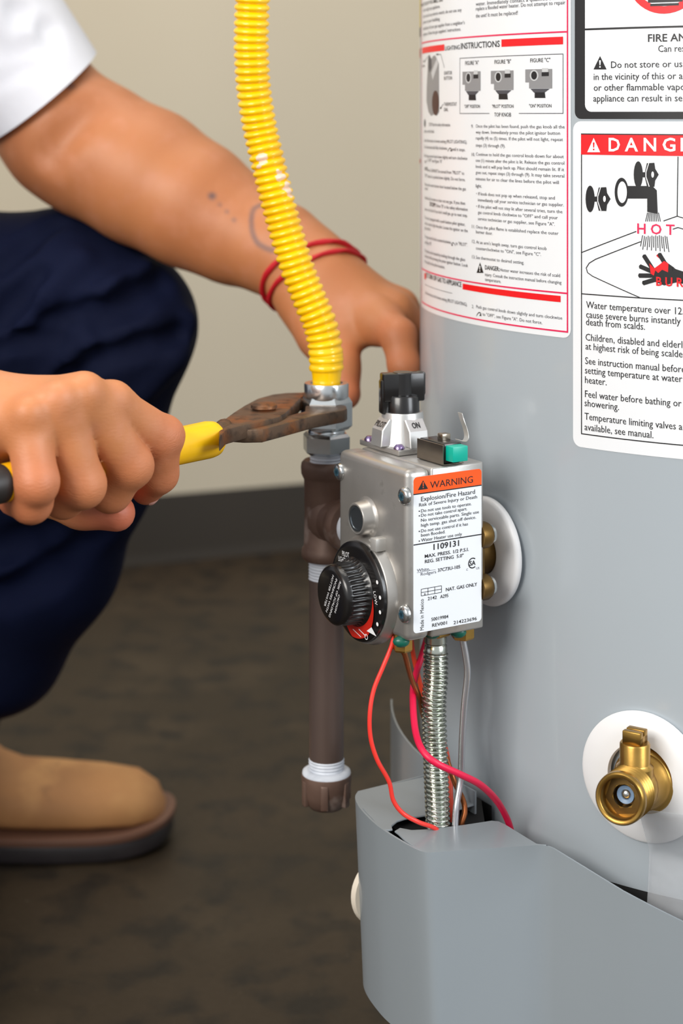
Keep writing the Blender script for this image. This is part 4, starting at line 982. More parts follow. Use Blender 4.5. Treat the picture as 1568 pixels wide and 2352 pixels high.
def wire(name, label, cat, pts, r, m, n=10, group=None):
    path = spline([p if len(p) == 3 and not isinstance(p, tuple) else P(*p) for p in pts], 10)
    mb = MB(); mb.tube(path, r, n); o = obj(name, mb, m, None, smooth=60, loc=path[-1]); o['label'] = label; o['category'] = cat; return o
a1, b1 = FIT[1062]; t1 = vw(a1, b1, -0.0074); d1 = t1[1]
wire('pilot_tube', 'silver aluminium pilot gas tube below the label side of the valve', 'tube', [t1, (1070, 1510, d1), (1073, 1550, d1), (1066, 1620, d1), (1061, 1700, d1), (1057, 1790, d1), (1047, 1860, d1 - 0.006), (1043, 1960, d1 - 0.008)], 0.0019, mat('aluminium_tube', (196, 196, 200), 0.3, 0.9, bump=(90.0, 0.15, 0.001)))
a2, b2 = FIT[924]; t2 = vw(a2, b2, -0.0084); d2 = t2[1]
wire('thermocouple_tube', 'copper brown thermocouple lead passing behind the spiral conduit', 'tube', [t2, (930, 1505, d2), (945, 1560, d2 + 0.012), (962, 1600, d2 + 0.022), (978, 1660, d2 + 0.032), (1018, 1725, d2 + 0.036), (1043, 1795, d2 + 0.032), (1062, 1835, d2 + 0.022), (1067, 1865, d2 + 0.018), (1058, 1900, d2 + 0.016), (1052, 1960, d2 + 0.015)], 0.0016, mat('copper_lead', (158, 92, 52), 0.35, 0.8))
M_rw = mat('red_wire', (236, 58, 48), 0.4, coat=0.1); M_pw = mat('crimson_sleeve', (222, 22, 70), 0.45); M_ow = mat('orange_red_wire', (224, 70, 40), 0.42)
wire('thin_red_wire', 'thin red wire looping outward below the thermostat dial', 'wire', [(905, 1455, 0.957), (898, 1486, 0.956), (880, 1530, 0.954), (858, 1585, 0.952), (849, 1640, 0.95), (851, 1695, 0.95), (866, 1745, 0.951), (893, 1795, 0.953), (903, 1838, 0.954), (925, 1868, 0.955), (960, 1888, 0.956), (1003, 1906, 0.962), (1020, 1945, 0.965)], 0.00125, M_rw)
wire('orange_red_wire', 'orange red wire running straight down behind the spiral conduit', 'wire', [(943, 1462, 0.99), (950, 1510, 0.992), (962, 1560, 0.994), (985, 1640, 0.998), (1020, 1710, 1.0), (1033, 1780, 0.996), (1035, 1830, 0.99), (1039, 1900, 0.985), (1040, 1960, 0.98)], 0.0014, M_ow)
wire('crimson_sleeved_wire', 'thick crimson sleeved wire curving across the front of the spiral conduit', 'wire', [(985, 1450, 1.0), (970, 1500, 0.996), (952, 1560, 0.985), (948, 1610, 0.972), (954, 1680, 0.956), (971, 1725, 0.942), (1002, 1753, 0.938), (1055, 1778, 0.944), (1102, 1802, 0.955), (1138, 1836, 0.968), (1160, 1872, 0.978), (1172, 1905, 0.982), (1178, 1950, 0.984)], 0.0019, M_pw)

# ================================================================== burner cover at the bottom of the heater
ZT = 0.225; ZBt = 0.116
cA = P_z(820, 1831, ZT)[:2]; cB = P_z(981, 1957, ZT)[:2]; cC = P_z(1250, 1940, ZT)[:2]
def fillet(pts, rads, n=7):
    out = [np.asarray(pts[0])]
    for i in range(1, len(pts) - 1):
        p, q, r = (np.asarray(pts[k], float) for k in (i - 1, i, i + 1)); u1, u2 = nrm(p - q), nrm(r - q)
        ang = math.acos(np.clip(np.dot(u1, u2), -1, 1)); t = min(rads[i - 1] / math.tan(ang / 2), 0.45 * min(np.linalg.norm(p - q), np.linalg.norm(r - q)))
        a, b = q + u1 * t, q + u2 * t
        for k in range(n + 1):
            w_ = k / n; out.append((1 - w_) ** 2 * a + 2 * w_ * (1 - w_) * q + w_ ** 2 * b)
    out.append(np.asarray(pts[-1])); return out
back = cA + U[:2] * 0.062
wing = []
phC = math.atan2(cC[0] - TC[0], -(cC[1] - TC[1])); rC = np.linalg.norm(cC - TC[:2])
for k in range(1, 43):
    t = k / 42; a = phC + t * 1.15; r = rC + (0.2515 - rC) * min(1, t * 2.2) ** 0.8; wing.append(V(TC[0] + r * math.sin(a), TC[1] - r * math.cos(a)))
front = [P_z(x, y, ZT)[:2] for x, y in ((822, 1817), (815.5, 1828), (818, 1842), (830, 1861), (857, 1889), (882, 1908), (912, 1927), (942, 1944), (964, 1954), (984, 1958), (1010, 1956.5), (1060, 1953))]
front = [q[:2] for q in spline([V(p[0], p[1], 0) for p in front], 4)]
back = front[0] + U[:2] * 0.055
plan = [back] + front + fillet([front[-1], cC, wing[5]], [0.016])[1:] + wing[6:]
sC = None
mb = MB(); vs = []; fs = []; NZ = 8
cum = [0.0]
for p, q in zip(plan, plan[1:]): cum.append(cum[-1] + np.linalg.norm(np.asarray(q) - np.asarray(p)))
iC = min(range(len(plan)), key=lambda i: np.linalg.norm(np.asarray(plan[i]) - cC)); sC = cum[iC]; iA = min(range(len(plan)), key=lambda i: np.linalg.norm(np.asarray(plan[i]) - cA)); sA = cum[iA]
slope = None
# height of the sloped top edge: read at the right edge of the photograph
best = min(range(len(plan)), key=lambda i: abs(CX + FPX * plan[i][0] / plan[i][1] - 1560) + (0 if i > iC else 1e6)); dE = plan[best][1]; zE = CAMH - (2105 - HY) / FPX * dE
slope = (ZT - zE) / (cum[best] - sC)
for i, p in enumerate(plan):
    x = cum[i] - sC; top = ZT if x < -0.004 else ZT - slope * max(0.0, x + 0.004 if x > 0.006 else (x + 0.004) ** 2 / 0.02)
    top = max(top, ZBt + 0.03)
    zb = ZBt
    for k in range(NZ + 1):
        z = top + (zb - top) * k / NZ; tp = (ZT - z) / (ZT - ZBt)
        c = np.asarray(p) + U[:2] * 0.0055 * tp * min(1.0, max(0.0, (sC - cum[i]) / 0.05))
        vs.append((c[0], c[1], z))
for i in range(len(plan) - 1):
    for k in range(NZ): q = i * (NZ + 1) + k; fs.append((q, q + 1, q + NZ + 2, q + NZ + 1))
M_cover = mat('grey_cover_paint', (140, 147, 152), 0.36, vary=(3.0, (135, 143, 148), 0.4, 0.7), bump=[(420.0, 0.05, 0.0004), (14.0, 0.05, 0.003)], coat=0.2,
              patches=([(V(0.03, -0.02, 0.10), 0.001)], (150, 150, 146), 200.0))
cover = thing('burner_cover', 'light grey sheet metal burner cover at the foot of the water heater', 'burner cover', (cB[0], cB[1], ZBt))
mb.add(vs, fs); obj('front_panel', mb, M_cover, cover, smooth=50, solid=-0.0012)
def flap(name, pix, z=ZT, bev=0.0):
    m = MB(); pts = [P_z(x, y, z) for x, y in pix]; m.prism([(p[0], p[1]) for p in pts], (0, 0, 0), (1, 0, 0), (0, 1, 0), (0, 0, 1), z - 0.0012, z, 0.0003, 1)
    return obj(name, m, M_cover, cover, smooth=30)
def inset(path, d):                                        # plan outline pulled inwards a little
    return path
fe = [(CX + FPX * p[0] / p[1], HY + (CAMH - ZT) * FPX / p[1]) for p in plan]
def edge_run(x0, x1, pull=0.0006):
    "pixels of the panel's top edge between two columns, pulled inwards by a sheet thickness"
    out = []
    for p in plan:
        q = np.asarray(p) + nrm(np.asarray(cA) * 0.25 + np.asarray(cC) * 0.25 + TC[:2] * 0.5 - np.asarray(p)) * pull
        x = CX + FPX * q[0] / q[1]
        if x0 <= x <= x1 and q[1] < cA[1] + 0.01: out.append((x, HY + (CAMH - ZT) * FPX / q[1]))
    return out
E = {k: v for k, v in enumerate(edge_run(780, 1262))}
def run(x0, x1): return [q for q in edge_run(780, 1262) if x0 <= q[0] <= x1]
flap('rear_flap', [(976, 1783), (1059, 1812), (1090, 1838), (1088, 1847), (1055, 1857), (978, 1871), (930, 1879), (912, 1885), (899, 1896), (901, 1904), (890, 1906), (881, 1905)] + run(858, 879)[::-1] + [(860, 1887), (846, 1872), (834, 1858)] + run(780, 829)[::-1])
flap('front_flap', [(906, 1908), (918, 1901), (945, 1906), (987, 1904), (1066, 1894), (1128, 1884.5), (1145, 1886), (1160, 1893), (1232, 1937)] + run(966, 1262)[::-1] + [(950, 1944), (930, 1930), (914, 1914)])
# left wing beyond the box, and a black block painting the cavity's shade
mb = MB(); vs = []; fs = []; RW_ = 0.2595
for i, a in enumerate(np.linspace(-1.62, -0.98, 16)):
    for z in (0.2325, 0.116): vs.append((TC[0] + RW_ * math.sin(a), TC[1] - RW_ * math.cos(a), z))
for i in range(15): fs.append((2 * i, 2 * i + 1, 2 * i + 3, 2 * i + 2))
mb.add(vs, fs); obj('side_wing', mb, M_cover, cover, smooth=50, solid=-0.0012)
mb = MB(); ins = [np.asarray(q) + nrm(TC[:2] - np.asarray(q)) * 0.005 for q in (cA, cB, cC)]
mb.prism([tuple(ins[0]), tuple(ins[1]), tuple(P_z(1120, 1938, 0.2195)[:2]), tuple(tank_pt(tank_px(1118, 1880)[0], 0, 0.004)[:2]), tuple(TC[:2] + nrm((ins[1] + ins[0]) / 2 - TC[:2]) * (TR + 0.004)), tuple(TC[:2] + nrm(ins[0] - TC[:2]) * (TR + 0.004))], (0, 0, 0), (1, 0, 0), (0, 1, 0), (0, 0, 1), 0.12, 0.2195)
obj('cavity_shade_block', mb, M_dark, cover, smooth=0)  # solid filler under the flaps; its black stands in for inner shade
# black sheet painting the access opening's shade on the jacket behind the sloped edge
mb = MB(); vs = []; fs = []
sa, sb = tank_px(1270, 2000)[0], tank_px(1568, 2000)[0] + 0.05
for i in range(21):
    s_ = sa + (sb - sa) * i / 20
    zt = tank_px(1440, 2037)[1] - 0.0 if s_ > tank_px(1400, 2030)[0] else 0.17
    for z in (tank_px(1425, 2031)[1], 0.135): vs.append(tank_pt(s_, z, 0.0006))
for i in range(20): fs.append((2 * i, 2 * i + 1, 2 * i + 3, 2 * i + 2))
mb.add(vs, fs); obj('opening_shade_sheet', mb, M_dark, heater, smooth=0)
# pale round plug at the far side of the cover
pc = V(cA[0], cA[1], 0) + U * 0.0195 + W * 0.0012 + V(0, 0, P(812, 2068, cA[1])[2])
mb = MB(); mb.lathe(pc, W, [(0, 0), (0, 0.0200), (0.004, 0.0205), (0.007, 0.018), (0.008, 0)], 40); obj('side_plug', mb, mat('cream_plastic', (226, 214, 196), 0.5), cover, smooth=40)

# ================================================================== drain valve
sD, zD = tank_px(1478, 1781); dp = tank_pt(sD, zD); dn = nrm(dp - V(TC[0], TC[1], zD)); dsd = np.cross(Z, dn)
mb = MB(); mb.lathe(dp, dn, [(-0.003, 0.018), (0.0008, 0.0348), (0.0022, 0.0350), (0.0036, 0.0335), (0.0052, 0.0240), (0.0056, 0.0186), (0.003, 0.0178)], 72)
obj('drain_escutcheon', mb, M_plastic, heater, smooth=40, label='white plastic ring behind the brass drain valve')
drain = thing('drain_valve', 'brass drain valve with hose thread mounted in a white ring', 'valve', dp)
dn2 = nrm(dn + V(0.10, 0.0, 0.10)); e = dp + Z * -0.001 + dsd * 0.002
mb = MB(); mb.lathe(e, dn2, [(0.002, 0.0), (0.002, 0.0168), (0.0055, 0.0172), (0.0068, 0.0166), (0.0076, 0.0150), (0.0082, 0.0148), (0.0105, 0.0138), (0.0125, 0.0124), (0.022, 0.0114), (0.0335, 0.0112), (0.0335, 0.0)], 48)
mb.sphere(e + dn2 * 0.0205, 0.0122, 20)
obj('valve_body', mb, M_brass, drain, smooth=50)
mb = MB(); pf = []
for i in range(25): pf.append((0.030 + 0.0135 * i / 24, 0.0126 + 0.0008 * math.cos(2 * math.pi * i / 6)))
mb.lathe(e, dn2, [(0.028, 0.011)] + pf + [(0.0465, 0.0132), (0.0475, 0.0124), (0.0475, 0.0110), (0.0468, 0.0104), (0.040, 0.0100), (0.040, 0.0058)], 56)
obj('hose_thread', mb, M_brass, drain, smooth=50)
mb = MB(); mb.lathe(e, dn2, [(0.0402, 0.0102), (0.0404, 0.0066), (0.034, 0.0064), (0.034, 0.0)], 6, rot=0.2); obj('hexagon_socket', mb, M_agedbrass, drain, smooth=20)
mb = MB(); mb.lathe(e, dn2, [(0.0342, 0.0), (0.0372, 0.0036), (0.0374, 0.0046), (0.0342, 0.0048)], 24); obj('seat_washer', mb, mat('blue_grey_washer', (120, 146, 176), 0.4), drain)
mb = MB(); mb.sphere(e + dn2 * 0.0345, 0.0036, 14); obj('seat_ball', mb, M_zinc, drain)
sp = e + dn2 * 0.0215
mb = MB(); mb.lathe(sp, Z, [(0.004, 0.0), (0.004, 0.0100), (0.0112, 0.0098), (0.0125, 0.0084), (0.0132, 0.0080), (0.0232, 0.0080), (0.0240, 0.0074), (0.0240, 0.0)], 36); obj('stem_collar', mb, M_brass, drain, smooth=40)
mb = MB(); mb.box(sp, dsd, dn, Z, (-0.0052, 0.0011, 0.023), (0.0052, 0.0050, 0.0306), 0.0006); mb.box(sp, dsd, dn, Z, (-0.0052, -0.0050, 0.023), (0.0052, -0.0004, 0.0306), 0.0006); mb.box(sp, dsd, dn, Z, (-0.0052, -0.0050, 0.023), (0.0052, 0.0050, 0.0282), 0.0006)
obj('slotted_stem', mb, M_brass, drain, smooth=30)

# ================================================================== clear tape hanging over the drain valve
mt = bpy.data.materials.new('clear_tape'); mt.use_nodes = True; nt = mt.node_tree; bs = nt.nodes['Principled BSDF']
bs.inputs['Base Color'].default_value = (0.72, 0.74, 0.77, 1); bs.inputs['Roughness'].default_value = 0.18; bs.inputs['Alpha'].default_value = 0.30
tcn = nt.nodes.new('ShaderNodeTexCoord'); nz = nt.nodes.new('ShaderNodeTexNoise'); nz.inputs['Scale'].default_value = 55; bp = nt.nodes.new('ShaderNodeBump'); bp.inputs['Strength'].default_value = 0.35; bp.inputs['Distance'].default_value = 0.004
nt.links.new(tcn.outputs['Object'], nz.inputs['Vector']); nt.links.new(nz.outputs['Fac'], bp.inputs['Height']); nt.links.new(bp.outputs['Normal'], bs.inputs['Normal'])
mb = MB(); vs = []; fs = []; NR, NC = 26, 12
s0a, ztp = tank_px(1500, 1822); s0b, zbt = tank_px(1484, 2085)
for i in range(NR + 1):
    t = i / NR; z = ztp + (zbt - 0.012 - ztp) * t
    for k in range(NC + 1):
        u = k / NC; s_ = s0a + (s0b - s0a) * t + u * 0.045
        off = 0.0016 + 0.021 * max(0, 1 - t / 0.42) ** 1.1 * (1 - 0.2 * u) + 0.0006 * math.sin(9 * u + 7 * t)
        zz = z - (0.006 * max(0, 1 - u * 6) ** 2 if i == 0 else 0)
        vs.append(tank_pt(s_, zz, off))
for i in range(NR):
    for k in range(NC): q = i * (NC + 1) + k; fs.append((q, q + NC + 1, q + NC + 2, q + 1))
mb.add(vs, fs); o = obj('clear_tape', mb, mt, heater, smooth=60, label='strip of clear packing tape'); o.modifiers.new('thickness', 'SOLIDIFY').thickness = 0.0002

# ================================================================== slip joint pliers
M_rust = mat('rusty_steel', (104, 84, 68), 0.45, 0.7, vary=[(45.0, (140, 86, 46), 0.48, 0.68), (120.0, (58, 48, 42), 0.52, 0.72)], bump=(220.0, 0.3, 0.0008), rvary=0.12)
M_ygrip = mat('yellow_grip', (252, 196, 0), 0.38, vary=[(24.0, (238, 178, 6), 0.45, 0.7), (60.0, (150, 110, 40), 0.70, 0.82)], bump=(30.0, 0.15, 0.0015))
M_bgrip = mat('black_grip', (34, 31, 29), 0.5)
ZP = 0.4475
H0, H1 = P_z(497, 1006, 0.4415), P_z(-60, 1124, 0.4395)
pl = thing('pliers', 'rusty slip joint pliers with yellow grips clamped on the union nut', 'pliers', H0)
def plate(name, pix, z, th, bev=0.0008, parent=pl):
    m = MB(); pts = [P_z(x, y, z) for x, y in pix]; m.prism([(p[0], p[1]) for p in pts], (0, 0, 0), (1, 0, 0), (0, 1, 0), (0, 0, 1), z - th, z, bev, 2)
    return obj(name, m, M_rust, parent, smooth=35)
arm = plate('back_jaw_arm', [(502, 978), (515, 962), (535, 947), (560, 931), (590, 915), (622, 906), (655, 902), (690, 901), (740, 897), (792, 895), (794, 899), (720, 902.5), (700, 906), (693, 911), (682, 922), (668, 936), (655, 948), (640, 957), (600, 967), (560, 975), (520, 986), (503, 1004)], ZP, 0.0085, 0.0012)
jaw = plate('front_jaw', [(600, 966), (640, 959), (692, 946), (700, 943), (701, 931), (788, 929.5), (795, 931), (797, 937), (790, 941), (720, 954), (650, 973), (604, 985), (560, 986), (530, 984), (545, 977)], ZP - 0.0030, 0.0078, 0.0012)
for k in range(6):                                      # teeth of the back jaw
    x, y = 700 - k * 9.0, 908 + k * 8.0; c = P_z(x, y, ZP - 0.001)
    mb = MB(); mb.box(c, V(0.7, -0.7, 0), V(0.7, 0.7, 0), Z, (-0.0008, -0.0006, -0.006), (0.0008, 0.0010, 0.0), 0.0002, 1); obj('tooth', mb, M_rust, arm, smooth=0)
bp_ = P_z(606, 941, ZP)
mb = MB(); mb.lathe(bp_, Z, [(-0.013, 0), (-0.013, 0.0062), (-0.001, 0.0062), (0.0008, 0.0070), (0.0012, 0.0078), (0.0030, 0.0076), (0.0042, 0.0058), (0.0046, 0)], 28); obj('pivot_bolt', mb, M_rust, pl, smooth=45)
# first handle: steel neck, grip with a black end
dirh = nrm(H1 - H0); Lh = np.linalg.norm(H1 - H0)
mb = MB(); nk = [P_z(512, 984, ZP - 0.003), P_z(500, 998, 0.4432), H0, H0 + dirh * 0.02]; mb.tube(spline(nk, 5), lambda i, a: 0.0056 + 0.0006 * math.sin(2 * a), 14); obj('handle_neck', mb, M_rust, pl, smooth=50)
mb = MB(); mb.lathe(H0 - dirh * 0.0005, dirh, [(0.0, 0.0), (0.0, 0.0062), (0.0008, 0.0080), (0.0030, 0.0096), (0.007, 0.0102), (0.03, 0.0100), (0.08, 0.0096), (Lh * 0.90, 0.0094), (Lh * 0.90, 0)], 28); obj('grip', mb, M_ygrip, pl, smooth=45)
mb = MB(); mb.lathe(H0 + dirh * Lh * 0.90, dirh, [(0, 0), (0, 0.0096), (Lh * 0.10, 0.0096), (Lh * 0.11, 0.008), (Lh * 0.11, 0)], 28); obj('grip_end', mb, M_bgrip, pl, smooth=45)
# second handle, behind and below the first
G0, G1 = P(500, 1010, 1.0), P(-40, 1120, 0.892); dg_ = nrm(G1 - G0); Lg = np.linalg.norm(G1 - G0)
mb = MB(); mb.tube(spline([P_z(600, 975, ZP - 0.0085), P(545, 990, 1.005), G0, G0 + dg_ * 0.02], 5), 0.0042, 12); obj('handle_neck', mb, M_rust, pl, smooth=50)
mb = MB(); mb.lathe(G0 + dg_ * 0.004, dg_, [(0, 0), (0, 0.006), (0.003, 0.0078), (0.02, 0.0084), (Lg * 0.9, 0.0084), (Lg * 0.92, 0.006), (Lg * 0.92, 0)], 24); obj('grip', mb, M_ygrip, pl, smooth=45)

# ================================================================== the plumber
def cn(p, q, extra=()):
    "cone between two (px, py, d, r) joints"
    return (P(*p[:3]), P(*q[:3]), p[3], q[3]) + tuple(extra)
def chain(js): return [cn(a, b) for a, b in zip(js, js[1:])]
# right hand, closed on the pliers
rW = (-80, 962, 0.880, 0.0205)
rI = [(255, 936, 0.893, 0.0120), (368, 1003, 0.916, 0.0114), (364, 1088, 0.925, 0.0104), (336, 1124, 0.936, 0.0084)]
rM = [(190, 919, 0.876, 0.0124), (294, 1066, 0.897, 0.0120), (254, 1128, 0.905, 0.0110), (236, 1116, 0.925, 0.0092)]
rR = [(131, 938, 0.866, 0.0122), (186, 1108, 0.873, 0.0119), (146, 1141, 0.882, 0.0108), (134, 1126, 0.902, 0.0090)]
rP = [(64, 970, 0.858, 0.0112), (83, 1104, 0.849, 0.0108), (72, 1154, 0.856, 0.0102), (32, 1148, 0.868, 0.0080)]
rT = [(-30, 1030, 0.905, 0.0150), (80, 1120, 0.925, 0.0130), (190, 1160, 0.925, 0.0118), (268, 1178, 0.920, 0.0098)]
eR = V(-0.470, 0.945, 0.47); sR_ = V(-0.47, 1.08, 0.79)
eL = P(150, 308, 1.300); sL_ = V(-0.385, 1.405, 0.812)
# left arm, reaching past the hose to the far side of the tank
lArm = [(150, 308, 1.300, 0.0465), (210, 342, 1.297, 0.0490), (335, 407, 1.286, 0.0492), (446, 472, 1.272, 0.0448), (540, 528, 1.260, 0.0375), (641, 575, 1.240, 0.0318), (711, 620, 1.226, 0.0280)]
lW = (745, 645, 1.215, 0.0265)
lI = [(872, 738, 1.180, 0.0128), (915, 772, 1.160, 0.0120), (928, 842, 1.150, 0.0105), (934, 890, 1.148, 0.0088)]
lM = [(902, 718, 1.192, 0.0128), (940, 752, 1.198, 0.0110), (946, 810, 1.196, 0.0098), (952, 850, 1.194, 0.0082)]
lR = [(915, 708, 1.210, 0.0122), (938, 738, 1.224, 0.0108), (944, 790, 1.226, 0.0096), (950, 830, 1.224, 0.0082)]
lP = [(905, 700, 1.228, 0.0112), (935, 735, 1.246, 0.0096), (945, 780, 1.250, 0.0088), (948, 812, 1.250, 0.0075)]
lT = [(712, 690, 1.212, 0.0225), (742, 768, 1.192, 0.0165), (781, 842, 1.170, 0.0118), (792, 905, 1.160, 0.0106)]
neck0 = V(-0.445, 1.255, 0.88); head = V(-0.335, 1.235, 1.055)
core = chain(lArm) + [cn(lArm[-1], lW), (sL_, eL, 0.054, 0.0465),
        (sR_, eR, 0.054, 0.044), (eR, P(*rW[:3]), 0.046, 0.027),
        (sL_, V(-0.45, 1.25, 0.82), 0.06, 0.085), (V(-0.45, 1.25, 0.82), sR_, 0.085, 0.06), (V(-0.45, 1.25, 0.80), V(-0.60, 1.26, 0.50), 0.095, 0.10),
        (neck0, V(-0.365, 1.24, 0.985), 0.058, 0.052), (head, head, 0.086, 0.086), (head + V(0.015, 0, 0.015), head + V(0.015, 0, 0.015), 0.082, 0.082),
        (head + V(0.055, 0.0, -0.085), head + V(0.02, 0.0, -0.07), 0.036, 0.05), (head + V(0.05, 0, -0.03), head + V(0.05, 0, -0.05), 0.052, 0.048)]
for j, r0 in ((rI, 0.0165), (rM, 0.0175), (rR, 0.0165), (rP, 0.0150)): core.append(cn(rW[:3] + (r0,), j[0]))
core += [cn((-60, 1000, 0.900, 0.018), (230, 990, 0.915, 0.0120)), cn((-40, 1020, 0.900, 0.016), (150, 1040, 0.905, 0.012))]
for j, r0 in ((lI, 0.0195), (lM, 0.020), (lR, 0.019), (lP, 0.017)): core.append(cn(lW[:3] + (r0,), j[0]))
core += [cn((760, 690, 1.208, 0.019), (850, 745, 1.185, 0.0125)), cn((740, 700, 1.208, 0.020), (800, 760, 1.190, 0.0105))]
limbs = [(chain(j), 0.003, 0.0065) for j in (rI, rM, rR, rP)] + [(chain(rT), 0.006, 0.010)] + [(chain(j), 0.004, 0.010) for j in (lI, lM, lR, lP)] + [(chain(lT), 0.010, 0.016)]
plus = [((P(196, 893, 0.868), P(196, 893, 0.868), 0.0075, 0.0075), 0.007), ((P(262, 912, 0.886), P(262, 912, 0.886), 0.007, 0.007), 0.007), ((P(135, 912, 0.858), P(135, 912, 0.858), 0.007, 0.007), 0.007), ((P(66, 945, 0.850), P(66, 945, 0.850), 0.0065, 0.0065), 0.007)]
for j in (rI, rM, rR, rP):
    a, b, c = (P(*q[:3]) for q in j[:3]); out_ = nrm(2 * b - a - c); p = b + out_ * (j[1][3] * 0.32); plus.append(((p, p, j[1][3] * 0.80, j[1][3] * 0.80), 0.004))
# face
plus += [((head + V(0.092, 0, -0.012), head + V(0.103, 0, -0.038), 0.008, 0.0125), 0.012), ((head + V(0.098, 0.010, -0.040), head + V(0.098, -0.010, -0.040), 0.008, 0.008), 0.006),
         ((head + V(0.094, 0.018, -0.064), head + V(0.094, -0.018, -0.064), 0.0065, 0.0065), 0.006), ((head + V(0.091, 0.016, -0.074), head + V(0.091, -0.016, -0.074), 0.007, 0.007), 0.006), ((head + V(0.085, 0, -0.105), head + V(0.085, 0, -0.105), 0.018, 0.018), 0.016),
         ((head + V(0.082, 0.045, 0.018), head + V(0.09, 0.012, 0.016), 0.009, 0.009), 0.010), ((head + V(0.082, -0.045, 0.018), head + V(0.09, -0.012, 0.016), 0.009, 0.009), 0.010)]
for sg in (1, -1): plus.append(((head + V(0.0, 0.086 * sg, 0.01), head + V(-0.006, 0.088 * sg, -0.03), 0.014, 0.010), 0.008))
minus = [((P(232, 215, 1.2485), P(112, 352, 1.2455), 0.006, 0.006), 0.022)] + [((head + V(0.098, 0.031 * sg, -0.004), head + V(0.098, 0.031 * sg, -0.004), 0.012, 0.012), 0.012) for sg in (1, -1)]
body = Field(core, 0.012, limbs, plus, minus)
VPb, Qb = body.mesh(0.00175)
tat = np.zeros(len(VPb), np.float32)
def stain(px, py, r, amt):
    q = body.hit(px, py, 1.0, 1.9)
    if q is None: return
    d = np.linalg.norm(VPb - q, axis=1); tat[:] = np.maximum(tat, amt * np.clip(1.4 - d / r, 0, 1))
for x, y, r, a in ((487, 450, 0.0030, 0.75), (505, 470, 0.0018, 0.4), (521, 486, 0.0018, 0.4), (537, 505, 0.0020, 0.45), (160, 196, 0.004, 0.6)): stain(x, y, r, a)
ol = spline([V(600, 470, 0), V(583, 480, 0), V(577, 505, 0), V(580, 535, 0), (590, 556, 0), V(606, 568, 0), V(626, 575, 0)], 6)
for q in ol: stain(q[0], q[1], 0.0021, 0.62)
rud = np.zeros(len(VPb), np.float32)
for j in (rI, rM, rR, rP, lI, lT):
    for q, r, a in ((j[1], 0.017, 0.45), (j[2], 0.016, 0.45), (j[3], 0.016, 0.8)):
        d = np.linalg.norm(VPb - P(*q[:3]), axis=1); rud = np.maximum(rud, a * np.clip(1.25 - d / r, 0, 1))
d = np.linalg.norm(VPb - P(*rT[3][:3]), axis=1); rud = np.maximum(rud, 0.9 * np.clip(1.4 - d / 0.022, 0, 1))
M_skin = mat('skin', (196, 127, 80), 0.52, vary=[(9.0, (182, 112, 72), 0.35, 0.7), (60.0, (198, 130, 92), 0.5, 0.75)], sss=0.12, attr=[('ruddy', (192, 104, 76)), ('ink_mark', (72, 72, 84))],
             bump=[(850.0, 0.12, 0.0005), (260.0, 0.16, 0.0008, (1, 1, 3.2)), (40.0, 0.04, 0.002)])
# knuckle creases: position along the finger and a mask, turned into fine relief by the material
ft = np.zeros(len(VPb), np.float32); fm = np.zeros(len(VPb), np.float32)
for j in (rI, rM, rR, rP):
    q = [P(*a[:3]) for a in j]
    for i, R, A in ((1, 0.0125, 1.0), (2, 0.0105, 0.7), (0, 0.014, 0.35)):
        dirf = nrm((nrm(q[i + 1] - q[i]) if i < 3 else 0) + (nrm(q[i] - q[i - 1]) if i > 0 else 0)); rel = VPb - q[i]; t = rel @ dirf
        m = A * np.exp(-(t / (R * 0.45)) ** 2) * np.clip(1.6 - np.linalg.norm(rel, axis=1) / R, 0, 1)
        up = m > fm; ft = np.where(up, t, ft); fm = np.where(up, m, fm)
nt = M_skin.node_tree; L_n = nt.links; bs = nt.nodes['Principled BSDF']; old = bs.inputs['Normal'].links[0].from_socket
a1_ = nt.nodes.new('ShaderNodeAttribute'); a1_.attribute_name = 'fold_t'; a2_ = nt.nodes.new('ShaderNodeAttribute'); a2_.attribute_name = 'fold_m'
tcx = nt.nodes.new('ShaderNodeTexCoord'); nzx = nt.nodes.new('ShaderNodeTexNoise'); nzx.inputs['Scale'].default_value = 120.0; L_n.new(tcx.outputs['Object'], nzx.inputs['Vector'])
def mth(op, a, b):
    n = nt.nodes.new('ShaderNodeMath'); n.operation = op
    for k, v in ((0, a), (1, b)):
        if v is None: continue
        if isinstance(v, (int, float)): n.inputs[k].default_value = v
        else: L_n.new(v, n.inputs[k])
    return n.outputs[0]
ph = mth('ADD', mth('MULTIPLY', a1_.outputs['Fac'], 2 * math.pi / 0.0034), mth('MULTIPLY', nzx.outputs['Fac'], 22.0))
hgt = mth('MULTIPLY', mth('POWER', mth('ABSOLUTE', mth('SINE', ph, None), None), 0.5), a2_.outputs['Fac'])
bnf = nt.nodes.new('ShaderNodeBump'); bnf.inputs['Strength'].default_value = 0.2; bnf.inputs['Distance'].default_value = 0.0007
L_n.new(hgt, bnf.inputs['Height']); L_n.new(old, bnf.inputs['Normal']); L_n.new(bnf.outputs['Normal'], bs.inputs['Normal'])
person = field_obj('person', VPb, Qb, M_skin, None, {'ink_mark': tat, 'ruddy': rud, 'fold_t': ft, 'fold_m': fm}, loc=(-0.40, 1.30, 0.0),
                   label='crouching plumber in white short sleeved shirt and navy trousers, gripping pliers', category='person')
# fingernails that show
mb = MB(); tp = P(*rI[3][:3]); nd = nrm(V(0.75, -0.45, -0.55)); e1, e2, e3 = frame_from(nd); mb.sphere(tp + nd * 0.0062, 0.0046, 14, (0.9, 1.25, 0.55), (e1, e2, e3)); obj('fingernail', mb, mat('nail', (216, 160, 146), 0.3), person)
